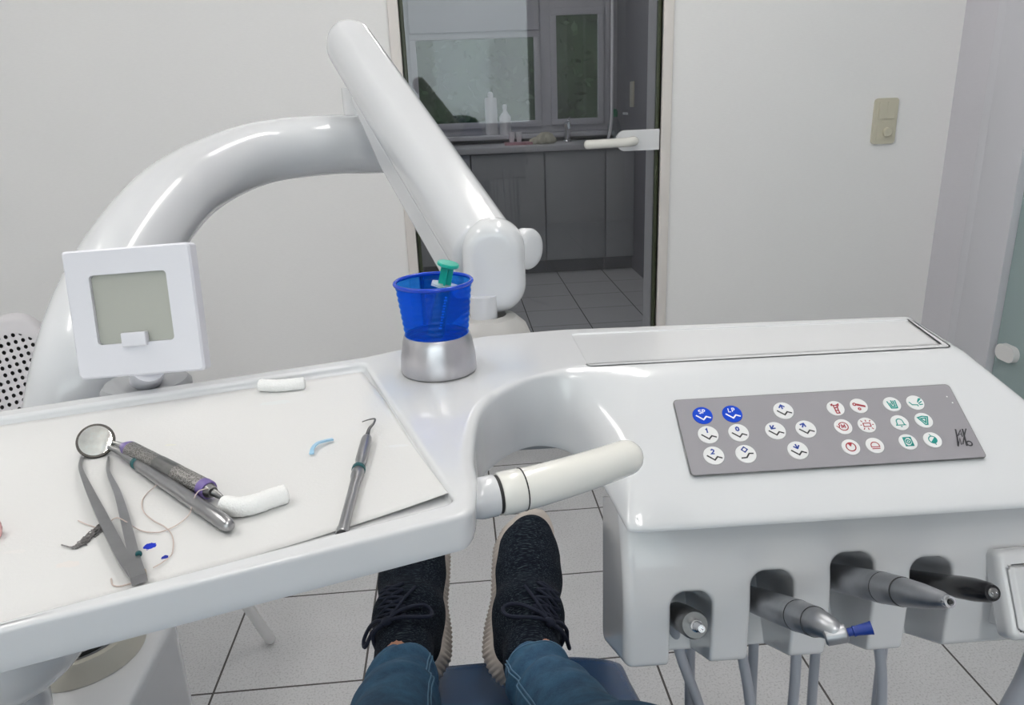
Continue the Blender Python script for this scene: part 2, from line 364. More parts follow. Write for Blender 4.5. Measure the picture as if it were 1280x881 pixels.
# ---------------------------------------------------------------- signed distance fields -> meshes
def surface_nets(fn, lo, hi, h, chunk=2_000_000):
    lo = np.array(lo, float); hi = np.array(hi, float); n = np.ceil((hi-lo)/h).astype(int)+1
    ax = [lo[i]+h*np.arange(n[i]) for i in range(3)]
    val = np.empty(n)
    per = max(1, chunk//(n[1]*n[2]))
    for i in range(0, n[0], per):
        g = np.stack(np.meshgrid(ax[0][i:i+per], ax[1], ax[2], indexing='ij'), -1)
        val[i:i+per] = fn(g.reshape(-1, 3)).reshape(g.shape[:3])
    s = val < 0
    c = [s[:-1, :-1, :-1], s[1:, :-1, :-1], s[:-1, 1:, :-1], s[1:, 1:, :-1], s[:-1, :-1, 1:], s[1:, :-1, 1:], s[:-1, 1:, 1:], s[1:, 1:, 1:]]
    tot = sum(x.astype(np.int8) for x in c); act = (tot > 0) & (tot < 8)
    idx = np.argwhere(act); vid = np.full(act.shape, -1, np.int64); vid[act] = np.arange(len(idx))
    off = np.array([[0, 0, 0], [1, 0, 0], [0, 1, 0], [1, 1, 0], [0, 0, 1], [1, 0, 1], [0, 1, 1], [1, 1, 1]])
    cv = np.stack([val[tuple((idx+o).T)] for o in off], 1)
    acc = np.zeros((len(idx), 3)); cnt = np.zeros(len(idx))
    for a, b in [(0, 1), (2, 3), (4, 5), (6, 7), (0, 2), (1, 3), (4, 6), (5, 7), (0, 4), (1, 5), (2, 6), (3, 7)]:
        va, vb = cv[:, a], cv[:, b]; m = (va < 0) != (vb < 0); t = np.where(m, va/np.where(m, va-vb, 1), 0)
        p = off[a]+(off[b]-off[a])*t[:, None]; acc[m] += p[m]; cnt[m] += 1
    V = lo+h*(idx+acc/cnt[:, None]); F = []
    for d in range(3):
        e1, e2 = (d+1) % 3, (d+2) % 3
        sl = [slice(None)]*3; sl[d] = slice(None, -1); a = s[tuple(sl)]; sl[d] = slice(1, None); b = s[tuple(sl)]
        ch = np.argwhere(a != b); keep = (ch[:, e1] > 0) & (ch[:, e2] > 0) & (ch[:, e1] < act.shape[e1]) & (ch[:, e2] < act.shape[e2]); ch = ch[keep]
        fl = a[tuple(ch.T)]
        def cell(o1, o2):
            q = ch.copy(); q[:, e1] -= o1; q[:, e2] -= o2; return vid[tuple(q.T)]
        q = np.stack([cell(1, 1), cell(0, 1), cell(0, 0), cell(1, 0)], 1); q[~fl] = q[~fl][:, ::-1]; F.append(q)
    F = np.concatenate(F); F = F[(F >= 0).all(1)]
    e = h*.2
    def grad(P): return np.stack([(fn(P+np.eye(3)[k]*e)-fn(P-np.eye(3)[k]*e))/(2*e) for k in range(3)], 1)
    for _ in range(2):
        g = grad(V); l = (g*g).sum(1)+1e-9; st = g*(fn(V)/l)[:, None]; ln = np.linalg.norm(st, axis=1); st *= np.minimum(1, .5*h/(ln+1e-12))[:, None]; V = V-st
    g = grad(V); N = g/(np.linalg.norm(g, axis=1)[:, None]+1e-9)
    return V, F, N
def smin(a, b, k): h = np.clip(.5+.5*(b-a)/k, 0, 1); return b*(1-h)+a*h-k*h*(1-h)
def smax(a, b, k): return -smin(-a, -b, k)
def cone_sdf(p, a, b, ra, rb):
    a = np.asarray(a, float); b = np.asarray(b, float); ba = b-a; t = np.clip(((p-a)@ba)/(ba@ba), 0, 1)
    return np.linalg.norm(p-a-t[:, None]*ba, axis=1)-(ra+(rb-ra)*t)
def rbox_sdf(p, c, hs, r):
    q = np.abs(p-np.asarray(c))-np.asarray(hs)+r
    return np.linalg.norm(np.maximum(q, 0), axis=1)+np.minimum(q.max(1), 0)-r
def ell_sdf(p, c, rr):
    rr = np.asarray(rr, float); q = (p-np.asarray(c))/rr; k0 = np.linalg.norm(q, axis=1); k1 = np.linalg.norm(q/rr, axis=1)+1e-9; return k0*(k0-1)/k1
def local(p, o, X, Y, Z): d = p-np.asarray(o); return np.stack([d@X, d@Y, d@Z], 1)
def sdf_obj(name, fn, lo, hi, h, mat, parent=None, tf=None):
    """tf = (origin,X,Y,Z): fn works in that local frame, mesh goes to world"""
    V, F, N = surface_nets(fn, lo, hi, h)
    if tf is not None:
        o, X, Y, Z = [np.asarray(q, float) for q in tf]; V = o+V[:, :1]*X+V[:, 1:2]*Y+V[:, 2:]*Z; N = N[:, :1]*X+N[:, 1:2]*Y+N[:, 2:]*Z
        if np.dot(np.cross(X, Y), Z) < 0: F = F[:, ::-1]
    return link_mesh(name, V, F, mat, parent, True, normals=N)

# ================================================================ THE ROOM
YW, WT = 2.6, .19                       # back wall and its thickness
XR, XL, YB, ZC = 1.73, -2.3, -2.4, 2.65
DX0, DX1, DZ = atY(501.5, 60, YW)[0], atY(828, 60, YW)[0], 2.1
dx0b = atY(526, 337, YW)[0]
O0 = (0, 0, 0)
Y2, X2R, X2L = 6.0, 1.18, -2.3          # mirrored room behind the door glass: far wall, right wall, left wall
def boxes(name, lst, mat, bev=0.0, **k):
    mb = MB()
    for lo, hi in lst: mb.add(*box(lo, hi, bev))
    return mb.build(name, mat, origin=O0, smooth=False, **k)
struct(link_mesh('floor', [(XL-.3, YB-.2, 0), (2.9, YB-.2, 0), (2.9, Y2+.1, 0), (XL-.3, Y2+.1, 0), (XL-.3, YB-.2, -.1), (2.9, YB-.2, -.1), (2.9, Y2+.1, -.1), (XL-.3, Y2+.1, -.1)],
     [[0, 1, 2, 3], [7, 6, 5, 4], [0, 4, 5, 1], [1, 5, 6, 2], [2, 6, 7, 3], [3, 7, 4, 0]], 'floor', smooth=False, origin=O0))
struct(boxes('ceiling', [((XL-.3, YB-.2, ZC), (2.9, Y2+.1, ZC+.1))], 'rear_wall'))
struct(boxes('wall_back', [((XL, YW, 0), (DX0, YW+WT, ZC)), ((DX1, YW, 0), (2.8, YW+WT, ZC)), ((DX0, YW, DZ), (DX1, YW+WT, ZC))], 'wall'))
struct(boxes('wall_left', [((XL-.12, YB, 0), (XL, Y2, ZC))], 'wall'))
# side wall with the satin glass door
YE = atX(1250, 0, XR)[1]; YF = atX(1262, 0, XR)[1]; YG = atX(1253.5, 340, XR)[1]
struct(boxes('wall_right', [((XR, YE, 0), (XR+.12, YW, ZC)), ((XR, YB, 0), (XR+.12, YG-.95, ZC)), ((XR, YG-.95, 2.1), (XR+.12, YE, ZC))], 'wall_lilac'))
# rear wall with a wide window opening behind the viewer
WX0, WX1, WZ0, WZ1 = -1.9, .85, .95, 2.3
struct(boxes('wall_rear', [((XL, YB-.12, 0), (XR+.12, YB, WZ0)), ((XL, YB-.12, WZ1), (XR+.12, YB, ZC)), ((XL, YB-.12, WZ0), (WX0, YB, WZ1)), ((WX1, YB-.12, WZ0), (XR+.12, YB, WZ1))], 'rear_wall'))
def window(name, x0, x1, z0, z1, y, mull, fw=.055, trans=()):
    w = thing(name, 'white framed window', 'window', ((x0+x1)/2, y, z0)); del w['label']; del w['category']; w['kind'] = 'structure'
    mb = MB(); d = .03
    for a, b_ in (((x0, y-d, z0), (x1, y+d, z0+fw)), ((x0, y-d, z1-fw), (x1, y+d, z1)), ((x0, y-d, z0+fw), (x0+fw, y+d, z1-fw)), ((x1-fw, y-d, z0+fw), (x1, y+d, z1-fw))): mb.add(*box(a, b_, .003))
    for mx in mull: mb.add(*box((mx-fw*.75, y-d, z0+fw), (mx+fw*.75, y+d, z1-fw), .003))
    for (a, b_, z) in trans: mb.add(*box((a+fw*.75, y-d, z-fw*.6), (b_-fw, y+d, z+fw*.6), .003))
    mb.build('window_frame', 'win_frame', w, smooth=False)
    MB().add(*box((x0+.02, y-.004, z0+.02), (x1-.02, y+.004, z1-.02))).build('window_pane', 'window_glass', w, smooth=False)
    return w
window('window_1', WX0, WX1, WZ0, WZ1, YB-.06, [])
# glass door in the back wall
tl = .034
struct(boxes('trim_1', [((DX0-tl, YW-.012, 0), (DX0, YW+.02, DZ+tl)), ((DX1, YW-.012, 0), (DX1+tl, YW+.02, DZ+tl)), ((DX0, YW-.012, DZ), (DX1, YW+.02, DZ+tl))], 'frame_warm', .003))
door = thing('door_1', '', '', ((DX0+DX1)/2, YW+.03, 0)); del door['label']; del door['category']; door['kind'] = 'structure'
MB().add(*box((DX0+.012, YW+.018, .006), (DX1-.012, YW+.026, DZ-.006))).build('glass_pane', 'door_glass', door, smooth=False)
mb = MB()
for a, b_ in (((DX0+.001, YW+.012, .005), (DX0+.014, YW+.03, DZ)), ((DX1-.014, YW+.012, .005), (DX1-.001, YW+.03, DZ))): mb.add(*box(a, b_, .002))
mb.build('edge_seal', 'gasket', door, smooth=False)
# lock case and lever
lp = [atY(*q, YW) for q in ((770, 163), (826, 161), (826, 187), (770, 189))]
lx0, lx1, lz0, lz1 = lp[0][0], DX1-.004, (lp[2][2]+lp[3][2])/2, (lp[0][2]+lp[1][2])/2
sh = [(lx0+.03+.03*math.cos(t), (lz0+lz1)/2+(lz1-lz0)/2*math.sin(t)) for t in np.linspace(math.pi/2, 3*math.pi/2, 14)]+[(lx1, lz0), (lx1, lz1)]
v, f = prism(sh, 0, .016); v = [(a, YW+.012-c, b_) for a, b_, c in v]
MB().add(v, f).build('lock_case', 'white_plastic', door, angle=30)
kx, kz = lx0+.055, (lz0+lz1)/2; ex = atY(734, 178, YW-.05)[0]
pth = catmull([(kx, YW, kz), (kx, YW-.03, kz), (kx-.008, YW-.05, kz), (kx-.04, YW-.055, kz-.002), (ex+.02, YW-.055, kz-.004), (ex, YW-.052, kz-.004)], 6)
p_, r_ = round_ends(pth, .0115); MB().add(*sweep(p_, r_*1.3, 14)).build('lever', 'cream_plastic', door)
# wall switch
sw = [atY(*q, YW) for q in ((1094, 123), (1122, 123), (1117, 179), (1090, 180))]
sx0, sx1, sz0, sz1 = sw[0][0], sw[1][0], sw[2][2], sw[0][2]; scx, scz, sW, sH = (sx0+sx1)/2, (sz0+sz1)/2, .083, sz1-sz0
st = thing('wall_switch', 'beige double wall switch plate with rocker above rotary dimmer on white wall', 'light switch', (scx, YW, sz0))
def plate(w, h, r, cx, cz, y0, y1): v, f = prism(rrect(w, h, r), 0, 1); return [(cx+a, YW-(y0+(y1-y0)*c), cz+b_) for a, b_, c in v], [q[::-1] for q in f]
MB().add(*plate(sW, sH, .012, scx, scz, 0, .009)).build('cover_plate', 'switch', st, angle=30)
for s_ in (-1, 1): MB().add(*plate(.027, .055, .003, scx+.0138*s_, scz+.036, .009, .0135)).build('rocker', 'switch', st, angle=30)
MB().add(*plate(.055, .052, .005, scx, scz-.035, .009, .011)).add(*plate(.03, .003, .001, scx+.004, scz-.003, .009, .0115)).build('dimmer_insert', 'switch', st, angle=30)
MB().add(*lathe_at([(.0155, 0), (.0145, .012), (.012, .014)], (scx+.008, YW-.01, scz-.036), (0, -1, 0), 28)).build('dimmer_knob', 'switch', st, angle=30)
# door frame and satin glass door in the side wall
struct(boxes('trim_2', [((XR-.004, YG, 0), (XR+.10, YF, 2.14)), ((XR-.001, YF, 0), (XR+.05, YE, 2.14)), ((XR-.004, YG-.95, 2.08), (XR+.10, YG, 2.14))], 'win_frame', .002))
d2 = thing('door_2', '', '', (XR+.05, YG-.45, 0)); del d2['label']; del d2['category']; d2['kind'] = 'structure'
MB().add(*box((XR+.02, YG-.93, .008), (XR+.03, YG-.004, 2.07))).build('satin_pane', 'frosted', d2, smooth=False)
hz = atX(1252, 440, XR)
v, f = prism(rrect(.085, .052, .025), 0, .02); v = [(XR+.02-c, hz[1]-.012+a, hz[2]+b_) for a, b_, c in v]
MB().add(v, [q[::-1] for q in f]).build('hinge', 'painted', d2, angle=30)
# ceiling luminaires (twin fluorescent tubes)
def luminaire(x, y, where):
    t = thing('ceiling_lamp', 'white twin tube ceiling lamp '+where, 'ceiling lamp', (x, y, ZC-.08))
    MB().add(*box((x-.12, y-.63, ZC-.05), (x+.12, y+.63, ZC-.0005), .01)).build('housing', 'painted', t, smooth=False)
    for s_ in (-1, 1): MB().add(*sweep([(x+.055*s_, y-.6, ZC-.072), (x+.055*s_, y+.6, ZC-.072)], .014, 12)).build('tube', 'tube_light', t)
    return t
luminaire(-1.05, .6, 'over the perforated chair side'); luminaire(.42, 1.35, 'near the glass door'); luminaire(.2, -.7, 'over the patient chair')
luminaire(.3, 4.4, 'in the room behind the glass door')  # lamp added out of view to brighten the room behind the glass

# ================================================================ ROOM REFLECTED IN THE GLASS DOOR, BUILT AS GEOMETRY BEHIND IT
ZS = .9
# far wall with window
fx0, fx1 = atY(505, 80, Y2)[0], atY(768, 80, Y2)[0]
wz0, wz1 = atY(650, 167, Y2)[2], 2.35
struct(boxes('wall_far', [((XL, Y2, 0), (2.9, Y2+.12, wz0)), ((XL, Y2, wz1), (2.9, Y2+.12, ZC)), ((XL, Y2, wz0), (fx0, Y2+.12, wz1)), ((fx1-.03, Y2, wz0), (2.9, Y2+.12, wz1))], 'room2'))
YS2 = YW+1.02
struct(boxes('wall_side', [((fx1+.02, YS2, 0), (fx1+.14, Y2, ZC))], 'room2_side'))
m1 = atY(681, 80, Y2+.04)[0]; tz = atY(720, 5, Y2+.04)[2]; wr = fx1-.03
window('window_2', fx0, wr, wz0, wz1, Y2+.05, [m1], .055, [(m1, wr, tz)])
mb = MB()   # opening sashes stand inside the main frame
lt = atY(600, 40, Y2)[2]
mb.add(*box((fx0+.055, Y2-.03, lt), (m1-.041, Y2+.02, wz1-.055), .01))
for a, b_ in ((fx0+.05, m1-.04), (m1+.04, wr-.05)):
    z0, z1 = wz0+.05, (tz-.03 if a > m1 else lt)
    for lo, hi in (((a, Y2-.005, z0), (b_, Y2+.03, z0+.045)), ((a, Y2-.005, z1-.045), (b_, Y2+.03, z1)), ((a, Y2-.005, z0+.045), (a+.045, Y2+.03, z1-.045)), ((b_-.045, Y2-.005, z0+.045), (b_, Y2+.03, z1-.045))): mb.add(*box(lo, hi, .003))
struct(mb.build('trim_3', 'win_frame', smooth=False, origin=O0))
# sink counter run in front of it
cy0, cy1 = Y2-.62, Y2-.001
cz = atY(720, 180, cy0)[2]
cab_x = [atY(q, 250, cy0)[0] for q in (500, 591, 682, 757)]+[fx1+.02]
wt = boxes('sink_counter', [((cab_x[0], cy0-.02, cz-.04), (fx1+.015, cy1, cz))], 'counter', .004)
wt['label'] = 'pale counter top along the window in the room behind the glass door'; wt['category'] = 'counter'
names = ['grey cabinet partly hidden by the slanted arm, leftmost behind the glass', 'grey base cabinet behind the glass door right of the slanted arm', 'dark grey base cabinet below the chrome tap behind the glass', 'narrow dark grey base cabinet below the door lever, behind the glass']
for i in range(4):
    a, b_ = cab_x[i]+.002, cab_x[i+1]-.002
    t = thing('base_cabinet', names[i], 'cabinet', ((a+b_)/2, cy0+.3, 0), 'base cabinets in the next room')
    MB().add(*box((a, cy0+.02, .1), (b_, cy1-.01, cz-.041))).build('body', 'cabinet', t, smooth=False)
    MB().add(*box((a+.002, cy0, .11), (b_-.002, cy0+.019, cz-.045), .002)).build('door', 'cabinet', t, smooth=False)
    MB().add(*box((a, cy0+.06, 0), (b_, cy1-.01, .1))).build('plinth', 'cabinet_dark', t, smooth=False)
# things on the counter
def bottle(name, label, x, y, z, prof, mats, cat, group=None, cap=None):
    t = thing(name, label, cat, (x, y, z), group)
    MB().add(*lathe_at(prof, (x, y, z), (0, 0, 1), 20)).build('body', mats[0], t, angle=35)
    if cap: MB().add(*lathe_at(cap, (x, y, z), (0, 0, 1), 16)).build('cap', mats[1], t, angle=35)
    return t
cyb = Y2-.3
def cx(px, y=cyb): return atY(px, 165, y)[0]
t = thing('tap', 'small chrome tap standing on the sink counter behind the glass', 'tap', (cx(709), cyb, cz))
MB().add(*lathe_at([(.03, 0), (.028, .01), (.022, .015), (.02, .09), (.026, .1), (.026, .13), (.01, .14)], (cx(709), cyb, cz), (0, 0, 1), 18)).build('body', 'steel_bright', t)
MB().add(*sweep(catmull([(cx(709), cyb, cz+.09), (cx(709), cyb-.07, cz+.12), (cx(709), cyb-.13, cz+.09)], 5), .012, 10)).build('spout', 'steel_bright', t)
MB().add(*sweep([(cx(709), cyb, cz+.14), (cx(709)+.01, cyb-.06, cz+.17)], .008, 8)).build('lever', 'steel_bright', t)
bottle('spray_bottle', 'clear bottle with green cap beside the clear dispenser', cx(768), cyb, cz, [(.045, 0), (.05, .02), (.05, .1), (.02, .15), (.018, .17)], ('clear_plastic', 'bottle_green'), 'bottle', None, [(.02, .16), (.024, .17), (.024, .2), (.012, .215)])
t = thing('dispenser', 'clear box dispenser with green contents just above the lock case', 'dispenser', (cx(795), cyb, cz))
MB().add(*box((cx(782), cyb-.08, cz), (cx(806), cyb+.08, cz+.17), .012)).build('case', 'clear_plastic', t)
MB().add(*box((cx(785), cyb-.06, cz+.004), (cx(795), cyb+.06, cz+.09), .008)).build('filling', 'bottle_green', t)
MB().add(*box((cx(781), cyb-.085, cz+.171), (cx(807), cyb+.085, cz+.19), .006)).build('lid', 'bottle_white', t)
v, f = prism(rrect(.2, .12, .02), 0, .018)
tag(MB().add([(a+cx(646), b_+cyb-.1, c+cz) for a, b_, c in v], f).build('pink_tray', 'pink_tray', angle=30), 'flat pink tray on the counter with two small cups', 'tray')
for q, lab in ((638, 'tiny white cup at the slanted-arm end of the pink tray'), (647, 'tiny white cup near the middle of the pink tray')):
    tag(MB().add(*lathe_at([(.016, 0), (.024, .07), (.022, .07), (.014, .004)], (cx(q), cyb-.1, cz+.018), (0, 0, 1), 16, caps=False)).build('small_cup', 'bottle_white', angle=50), lab, 'cup')
V, F, N = surface_nets(lambda p: smin(ell_sdf(p, (0, 0, .022), (.1, .05, .03)), ell_sdf(p, (.02, 0, .05), (.05, .04, .03)), .03)+.006*np.sin(p[:, 0]*120)*np.sin(p[:, 1]*140), (-.13, -.08, -.03), (.13, .08, .11), .009)
V[:, 2] = np.maximum(V[:, 2], 0)
tag(link_mesh('folded_cloth', V+np.array([cx(676), cyb-.12, cz]), F, 'cloth'), 'crumpled cream cloth on the counter beside the pink tray', 'cloth')
zs2 = wz0+.005
struct(boxes('trim_4', [((fx0-.02, Y2-.16, wz0-.03), (wr+.0, Y2-.001, wz0))], 'win_frame', .004))
bottle('white_bottle', 'taller plain white bottle on the window sill behind the glass', cx(615, Y2-.09), Y2-.09, wz0, [(.042, 0), (.045, .01), (.045, .26), (.04, .27)], ('bottle_white', 'bottle_white'), 'bottle', None, [(.02, .27), (.02, .3), (.01, .31)])
bottle('pump_bottle', 'shorter narrow-necked white bottle on the window sill behind the glass', cx(632, Y2-.09), Y2-.09, wz0, [(.04, 0), (.042, .01), (.042, .13), (.015, .17), (.014, .19)], ('bottle_white', 'bottle_white'), 'bottle', None, [(.017, .185), (.017, .21), (.008, .22)])
sp = [atY(765, -40, cyb-.2), atY(765, 100, cyb-.2), atY(764, 140, cyb-.2), atY(760, 168, cyb-.2)]
xx = sp[1][0]
tag(MB().add(*sweep(catmull([(xx, cyb-.2, ZC-.001), (xx, cyb-.2, cz+.35), (xx-.005, cyb-.2, cz+.12), (xx-.03, cyb-.2, cz+.001)], 6), .011, 10)).build('supply_pipe', 'bottle_white'), 'thin white vertical pipe running up from the counter behind the glass', 'pipe')  # white pipe stands in for a door edge reflected in the glass
s2x = fx1+.02; s2y = atX(791, 130, s2x)[1]
t = thing('wall_socket', 'grey double wall socket on the dark side wall behind the glass', 'socket', (s2x, s2y, 1.14))
MB().add(*box((s2x-.012, s2y-.05, 1.14), (s2x, s2y+.05, 1.31), .004)).build('cover_plate', 'switch', t, smooth=False)
for z in (1.18, 1.27): MB().add(*lathe_at([(.022, 0), (.022, .004), (.018, .004), (.018, .001)], (s2x-.012, s2y, z), (-1, 0, 0), 20)).build('insert', 'cabinet', t, angle=30)
# garden tree outside that window
tr = thing('garden_tree', 'dense green tree outside the window of the next room', 'tree', (1.2, Y2+3.2, -.6))
MB().add(*sweep([(1.2, Y2+3.2, -.6), (1.22, Y2+3.2, 1.), (1.15, Y2+3.2, 2.6)], [.14, .12, .08], 12)).build('trunk', 'bark', tr)
mb = MB()
for k in range(9000):
    c = rng.normal(size=3); c = c/np.linalg.norm(c)*rng.uniform(.86, 1.06)
    c = np.array([.75, Y2+3.2, 1.6])+c*np.array([3.0, 1.0, 2.2])
    n = nrm(rng.normal(size=3)); u = nrm(np.cross(n, rng.normal(size=3))); w = np.cross(n, u); L = rng.uniform(.04, .075)
    mb.add([c-u*L, c+w*L*.5, c+u*L, c-w*L*.5], [[0, 1, 2, 3]])
V, F, N = surface_nets(lambda p: ell_sdf(p, (.75, Y2+3.2, 1.6), (2.8, .85, 2.05))+.10*np.sin(p[:, 0]*7)*np.sin(p[:, 2]*6)*np.sin(p[:, 1]*5), (-2.4, Y2+2, -.8), (3.9, Y2+4.4, 4.), .09)
mb.add(V, F)
mb.build('foliage', 'leaf', tr, smooth=False)
gr = boxes('ground', [((-9, Y2+.13, -.7), (9, Y2+12, -.6))], pbr('garden_soil', (.08, .09, .05), .9)); struct(gr)

# ================================================================ DENTIST'S CONSOLE
HT = H-.21                                   # height of its flat top
def top(px, py, dz=0.): return atz(px, py, HT-dz)
ca, cb = top(735, 462), top(1200, 436)
EU = nrm(cb-ca); EV = np.array([EU[1], -EU[0], 0]); EW = np.array([0, 0, 1.])
TH = math.radians(33); DN = math.cos(TH)*EV-math.sin(TH)*EW; SN = np.cross(EU, DN); SN = SN if SN[2] > 0 else -SN
DROP = .143*math.sin(TH)
BL = top(785, 662, DROP)                     # lower left corner of the sloped front
# right lower corner: the side silhouette passes pixel (1280,492)
q = on_plane(1280, 492, ca, SN); cr = top(1202, 435)
k = (BL-ca)@DN; s_ = ((q-cr)@EU)/max(1e-6, (q-cr)@DN)
BR = cr+DN*(k-(cr-ca)@DN)+EU*s_*(k-(cr-ca)@DN)
fl, fr_ = top(0, 787), top(593, 640); td = nrm(fr_-fl)
bl, br_ = top(0, 513), top(455, 446); bd = nrm(br_-bl)
C5 = []                                       # Ax Ay Bx By drop  fillet
def stn(A, B=None, dz=.03, fl_=0.): B = A if B is None else B; C5.append([A[0], A[1], B[0], B[1], dz, fl_])
TD = .0185
stn(fl-td*.055, None, TD, .02); stn(fr_, None, TD, .010)
no = [((597, 603), (597, 603), .028), ((592, 560), (598, 604), .045), ((601, 512), (611, 584), .055), ((628, 487), (640, 562), .06), ((668, 471), (675, 553), .06), ((700, 464), (712, 562), .063), ((730, 461.5), (745, 592), .069)]
nn = []
for a, b_, dz in no: A, B = top(*a), top(*b_, dz); nn.append([A[0], A[1], B[0], B[1], dz])
_a9 = top(800, 457.6); nn.append([_a9[0], _a9[1], BL[0], BL[1], DROP])
nn = catmull(nn, 8)
for r in nn[:-1]: C5.append(list(r)+[0.])
C5.append(list(nn[-1])+[.012])
cr2 = top(1140, 394)
stn(cr, BR, DROP, .012); stn(cr2, cr2+np.array([.01, 0, 0]), .07, .012); stn(top(705, 411), None, .07); stn(top(610, 419), None, .06); stn(top(520, 432), None, .04); stn(br_, None, TD, 0.); stn(bl-bd*.055, None, TD, .02)
def fillet(C):
    C = np.array(C); n = len(C); out = []
    for i in range(n):
        r = C[i, 5]; p = C[i, :5]
        if r <= 0: out.append(p); continue
        a, b_ = C[i-1, :5], C[(i+1) % n, :5]
        ta = min(.45, r/np.linalg.norm((a-p)[:2])); tb = min(.45, r/np.linalg.norm((b_-p)[:2]))
        p0, p1 = p+(a-p)*ta, p+(b_-p)*tb
        for t in np.linspace(0, 1, 7): out.append((1-t)**2*p0+2*t*(1-t)*p+t*t*p1)
    return np.array(out)
C5 = fillet(C5)
# subdivide long spans
D5 = []
for i in range(len(C5)):
    a, b_ = C5[i], C5[(i+1) % len(C5)]; n = max(1, int(np.linalg.norm((b_-a)[:2])/.03))
    D5 += [a+(b_-a)*t/n for t in range(n)]
D5 = np.array(D5); NC = len(D5)
A2, B2, DZ5 = D5[:, :2], D5[:, 2:4], D5[:, 4]
def normals2(L):
    d = np.roll(L, -1, 0)-np.roll(L, 1, 0); d /= np.linalg.norm(d, axis=1)[:, None]+1e-12; return np.stack([d[:, 1], -d[:, 0]], 1)
NA, NB = normals2(A2), normals2(B2)
rings = []
run = np.linalg.norm(B2-A2, axis=1)
out_dir = np.where(run[:, None] > .004, (B2-A2)/(run[:, None]+1e-9), NA)
fr = np.interp(run, [0, .05], [.0028, .012])
for _ in range(12): fr = (np.roll(fr, 1)+2*fr+np.roll(fr, -1))/4        # rounding at the crest
L3 = lambda xy, z: np.column_stack([xy, z])
Atop = L3(A2, np.full(NC, HT)); Bbot = L3(B2, HT-DZ5)
slope = Bbot-Atop; sl = np.linalg.norm(slope, axis=1)[:, None]; sd = slope/sl
inn = Atop-np.column_stack([NA, np.zeros(NC)])*fr[:, None]
rings.append(inn-np.column_stack([NA, np.zeros(NC)])*.0012)
for t in np.linspace(0, 1, 6): rings.append((1-t)**2*inn+2*t*(1-t)*Atop+t*t*(Atop+sd*fr[:, None]))
rb = .004
for t in np.linspace(0, 1, 8)[1:-1]: rings.append(Atop+sd*fr[:, None]+(sd*(sl-fr[:, None]-rb))*t)
e0 = Bbot-sd*rb; e1 = Bbot-np.column_stack([NB, np.zeros(NC)])*.001+np.array([0, 0, -.0035])
for t in np.linspace(0, 1, 5): rings.append((1-t)**2*e0+2*t*(1-t)*(Bbot+np.array([0, 0, -.0012]))+t*t*e1)
rings.append(Bbot-np.column_stack([NB, np.zeros(NC)])*.006+np.array([0, 0, -.003]))
rings.append(Bbot-np.column_stack([NB, np.zeros(NC)])*.009+np.array([0, 0, .004]))
sv, sf = [], []
for r in rings: sv += [tuple(p) for p in r]
for i in range(len(rings)-1):
    for k_ in range(NC):
        a, b_ = i*NC+k_, i*NC+(k_+1) % NC; sf.append([a, a+NC, b_+NC, b_])
# recesses in the top: tray well and the shallow shelf
def loop_fillet(P, r, n=6):
    P = np.array(P)[:, :2]; out = []
    for i in range(len(P)):
        p, a, b_ = P[i], P[i-1], P[(i+1) % len(P)]; p0, p1 = p+nrm(a-p)*r, p+nrm(b_-p)*r
        out += [(1-t)**2*p0+2*t*(1-t)*p+t*t*p1 for t in np.linspace(0, 1, n)]
    return np.array(out)
wfr = top(569, 626); wbr = top(455, 453); wfl = top(0, 777); wbl = top(0, 522)
well = loop_fillet([wfl-td*.043, wfr, wbr, wbl-nrm(wbr-wbl)*.043], .008)
shelf = loop_fillet([top(736, 457), top(1187, 433), top(1137, 399), top(714, 417)], .004)
def recess(loop, depth, r):
    global sv, sf
    n = len(loop); N2 = normals2(loop); base = len(sv); R = []
    R.append(L3(loop+N2*(r+.0012), np.full(n, HT)))
    for t in np.linspace(0, 1, 5):
        a = t*math.pi/2; R.append(L3(loop+N2*(r*(1-math.sin(a))), np.full(n, HT-r*(1-math.cos(a)))))
    for t in np.linspace(0, 1, 4):
        a = t*math.pi/2; R.append(L3(loop-N2*(r*(1-math.cos(a))), np.full(n, HT-depth+r-r*math.sin(a))))
    R.append(L3(loop-N2*(r+.0012), np.full(n, HT-depth)))
    for q_ in R: sv += [tuple(p) for p in q_]
    for i in range(len(R)-1):
        for k_ in range(n):
            a, b_ = base+i*n+k_, base+i*n+(k_+1) % n; sf.append([a, b_, b_+n, a+n])
    sf.append([base+(len(R)-1)*n+k_ for k_ in range(n)])
    return [base+k_ for k_ in range(n)]
h1 = recess(well, .007, .003); h2 = recess(shelf, .0011, .0005)
bm = bmesh.new(); bv = {}
def gv(i):
    if i not in bv: bv[i] = bm.verts.new(sv[i])
    return bv[i]
for loop in (list(range(NC)), h1, h2):
    for i in range(len(loop)): bm.edges.new((gv(loop[i]), gv(loop[(i+1) % len(loop)])))
bmesh.ops.triangle_fill(bm, use_beauty=True, edges=bm.edges[:], normal=(0, 0, 1))
inv = {v: i for i, v in bv.items()}
for p in bm.faces:
    q_ = [inv[v] for v in p.verts]; sf.append(q_ if p.normal.z > 0 else q_[::-1])
bm.free()
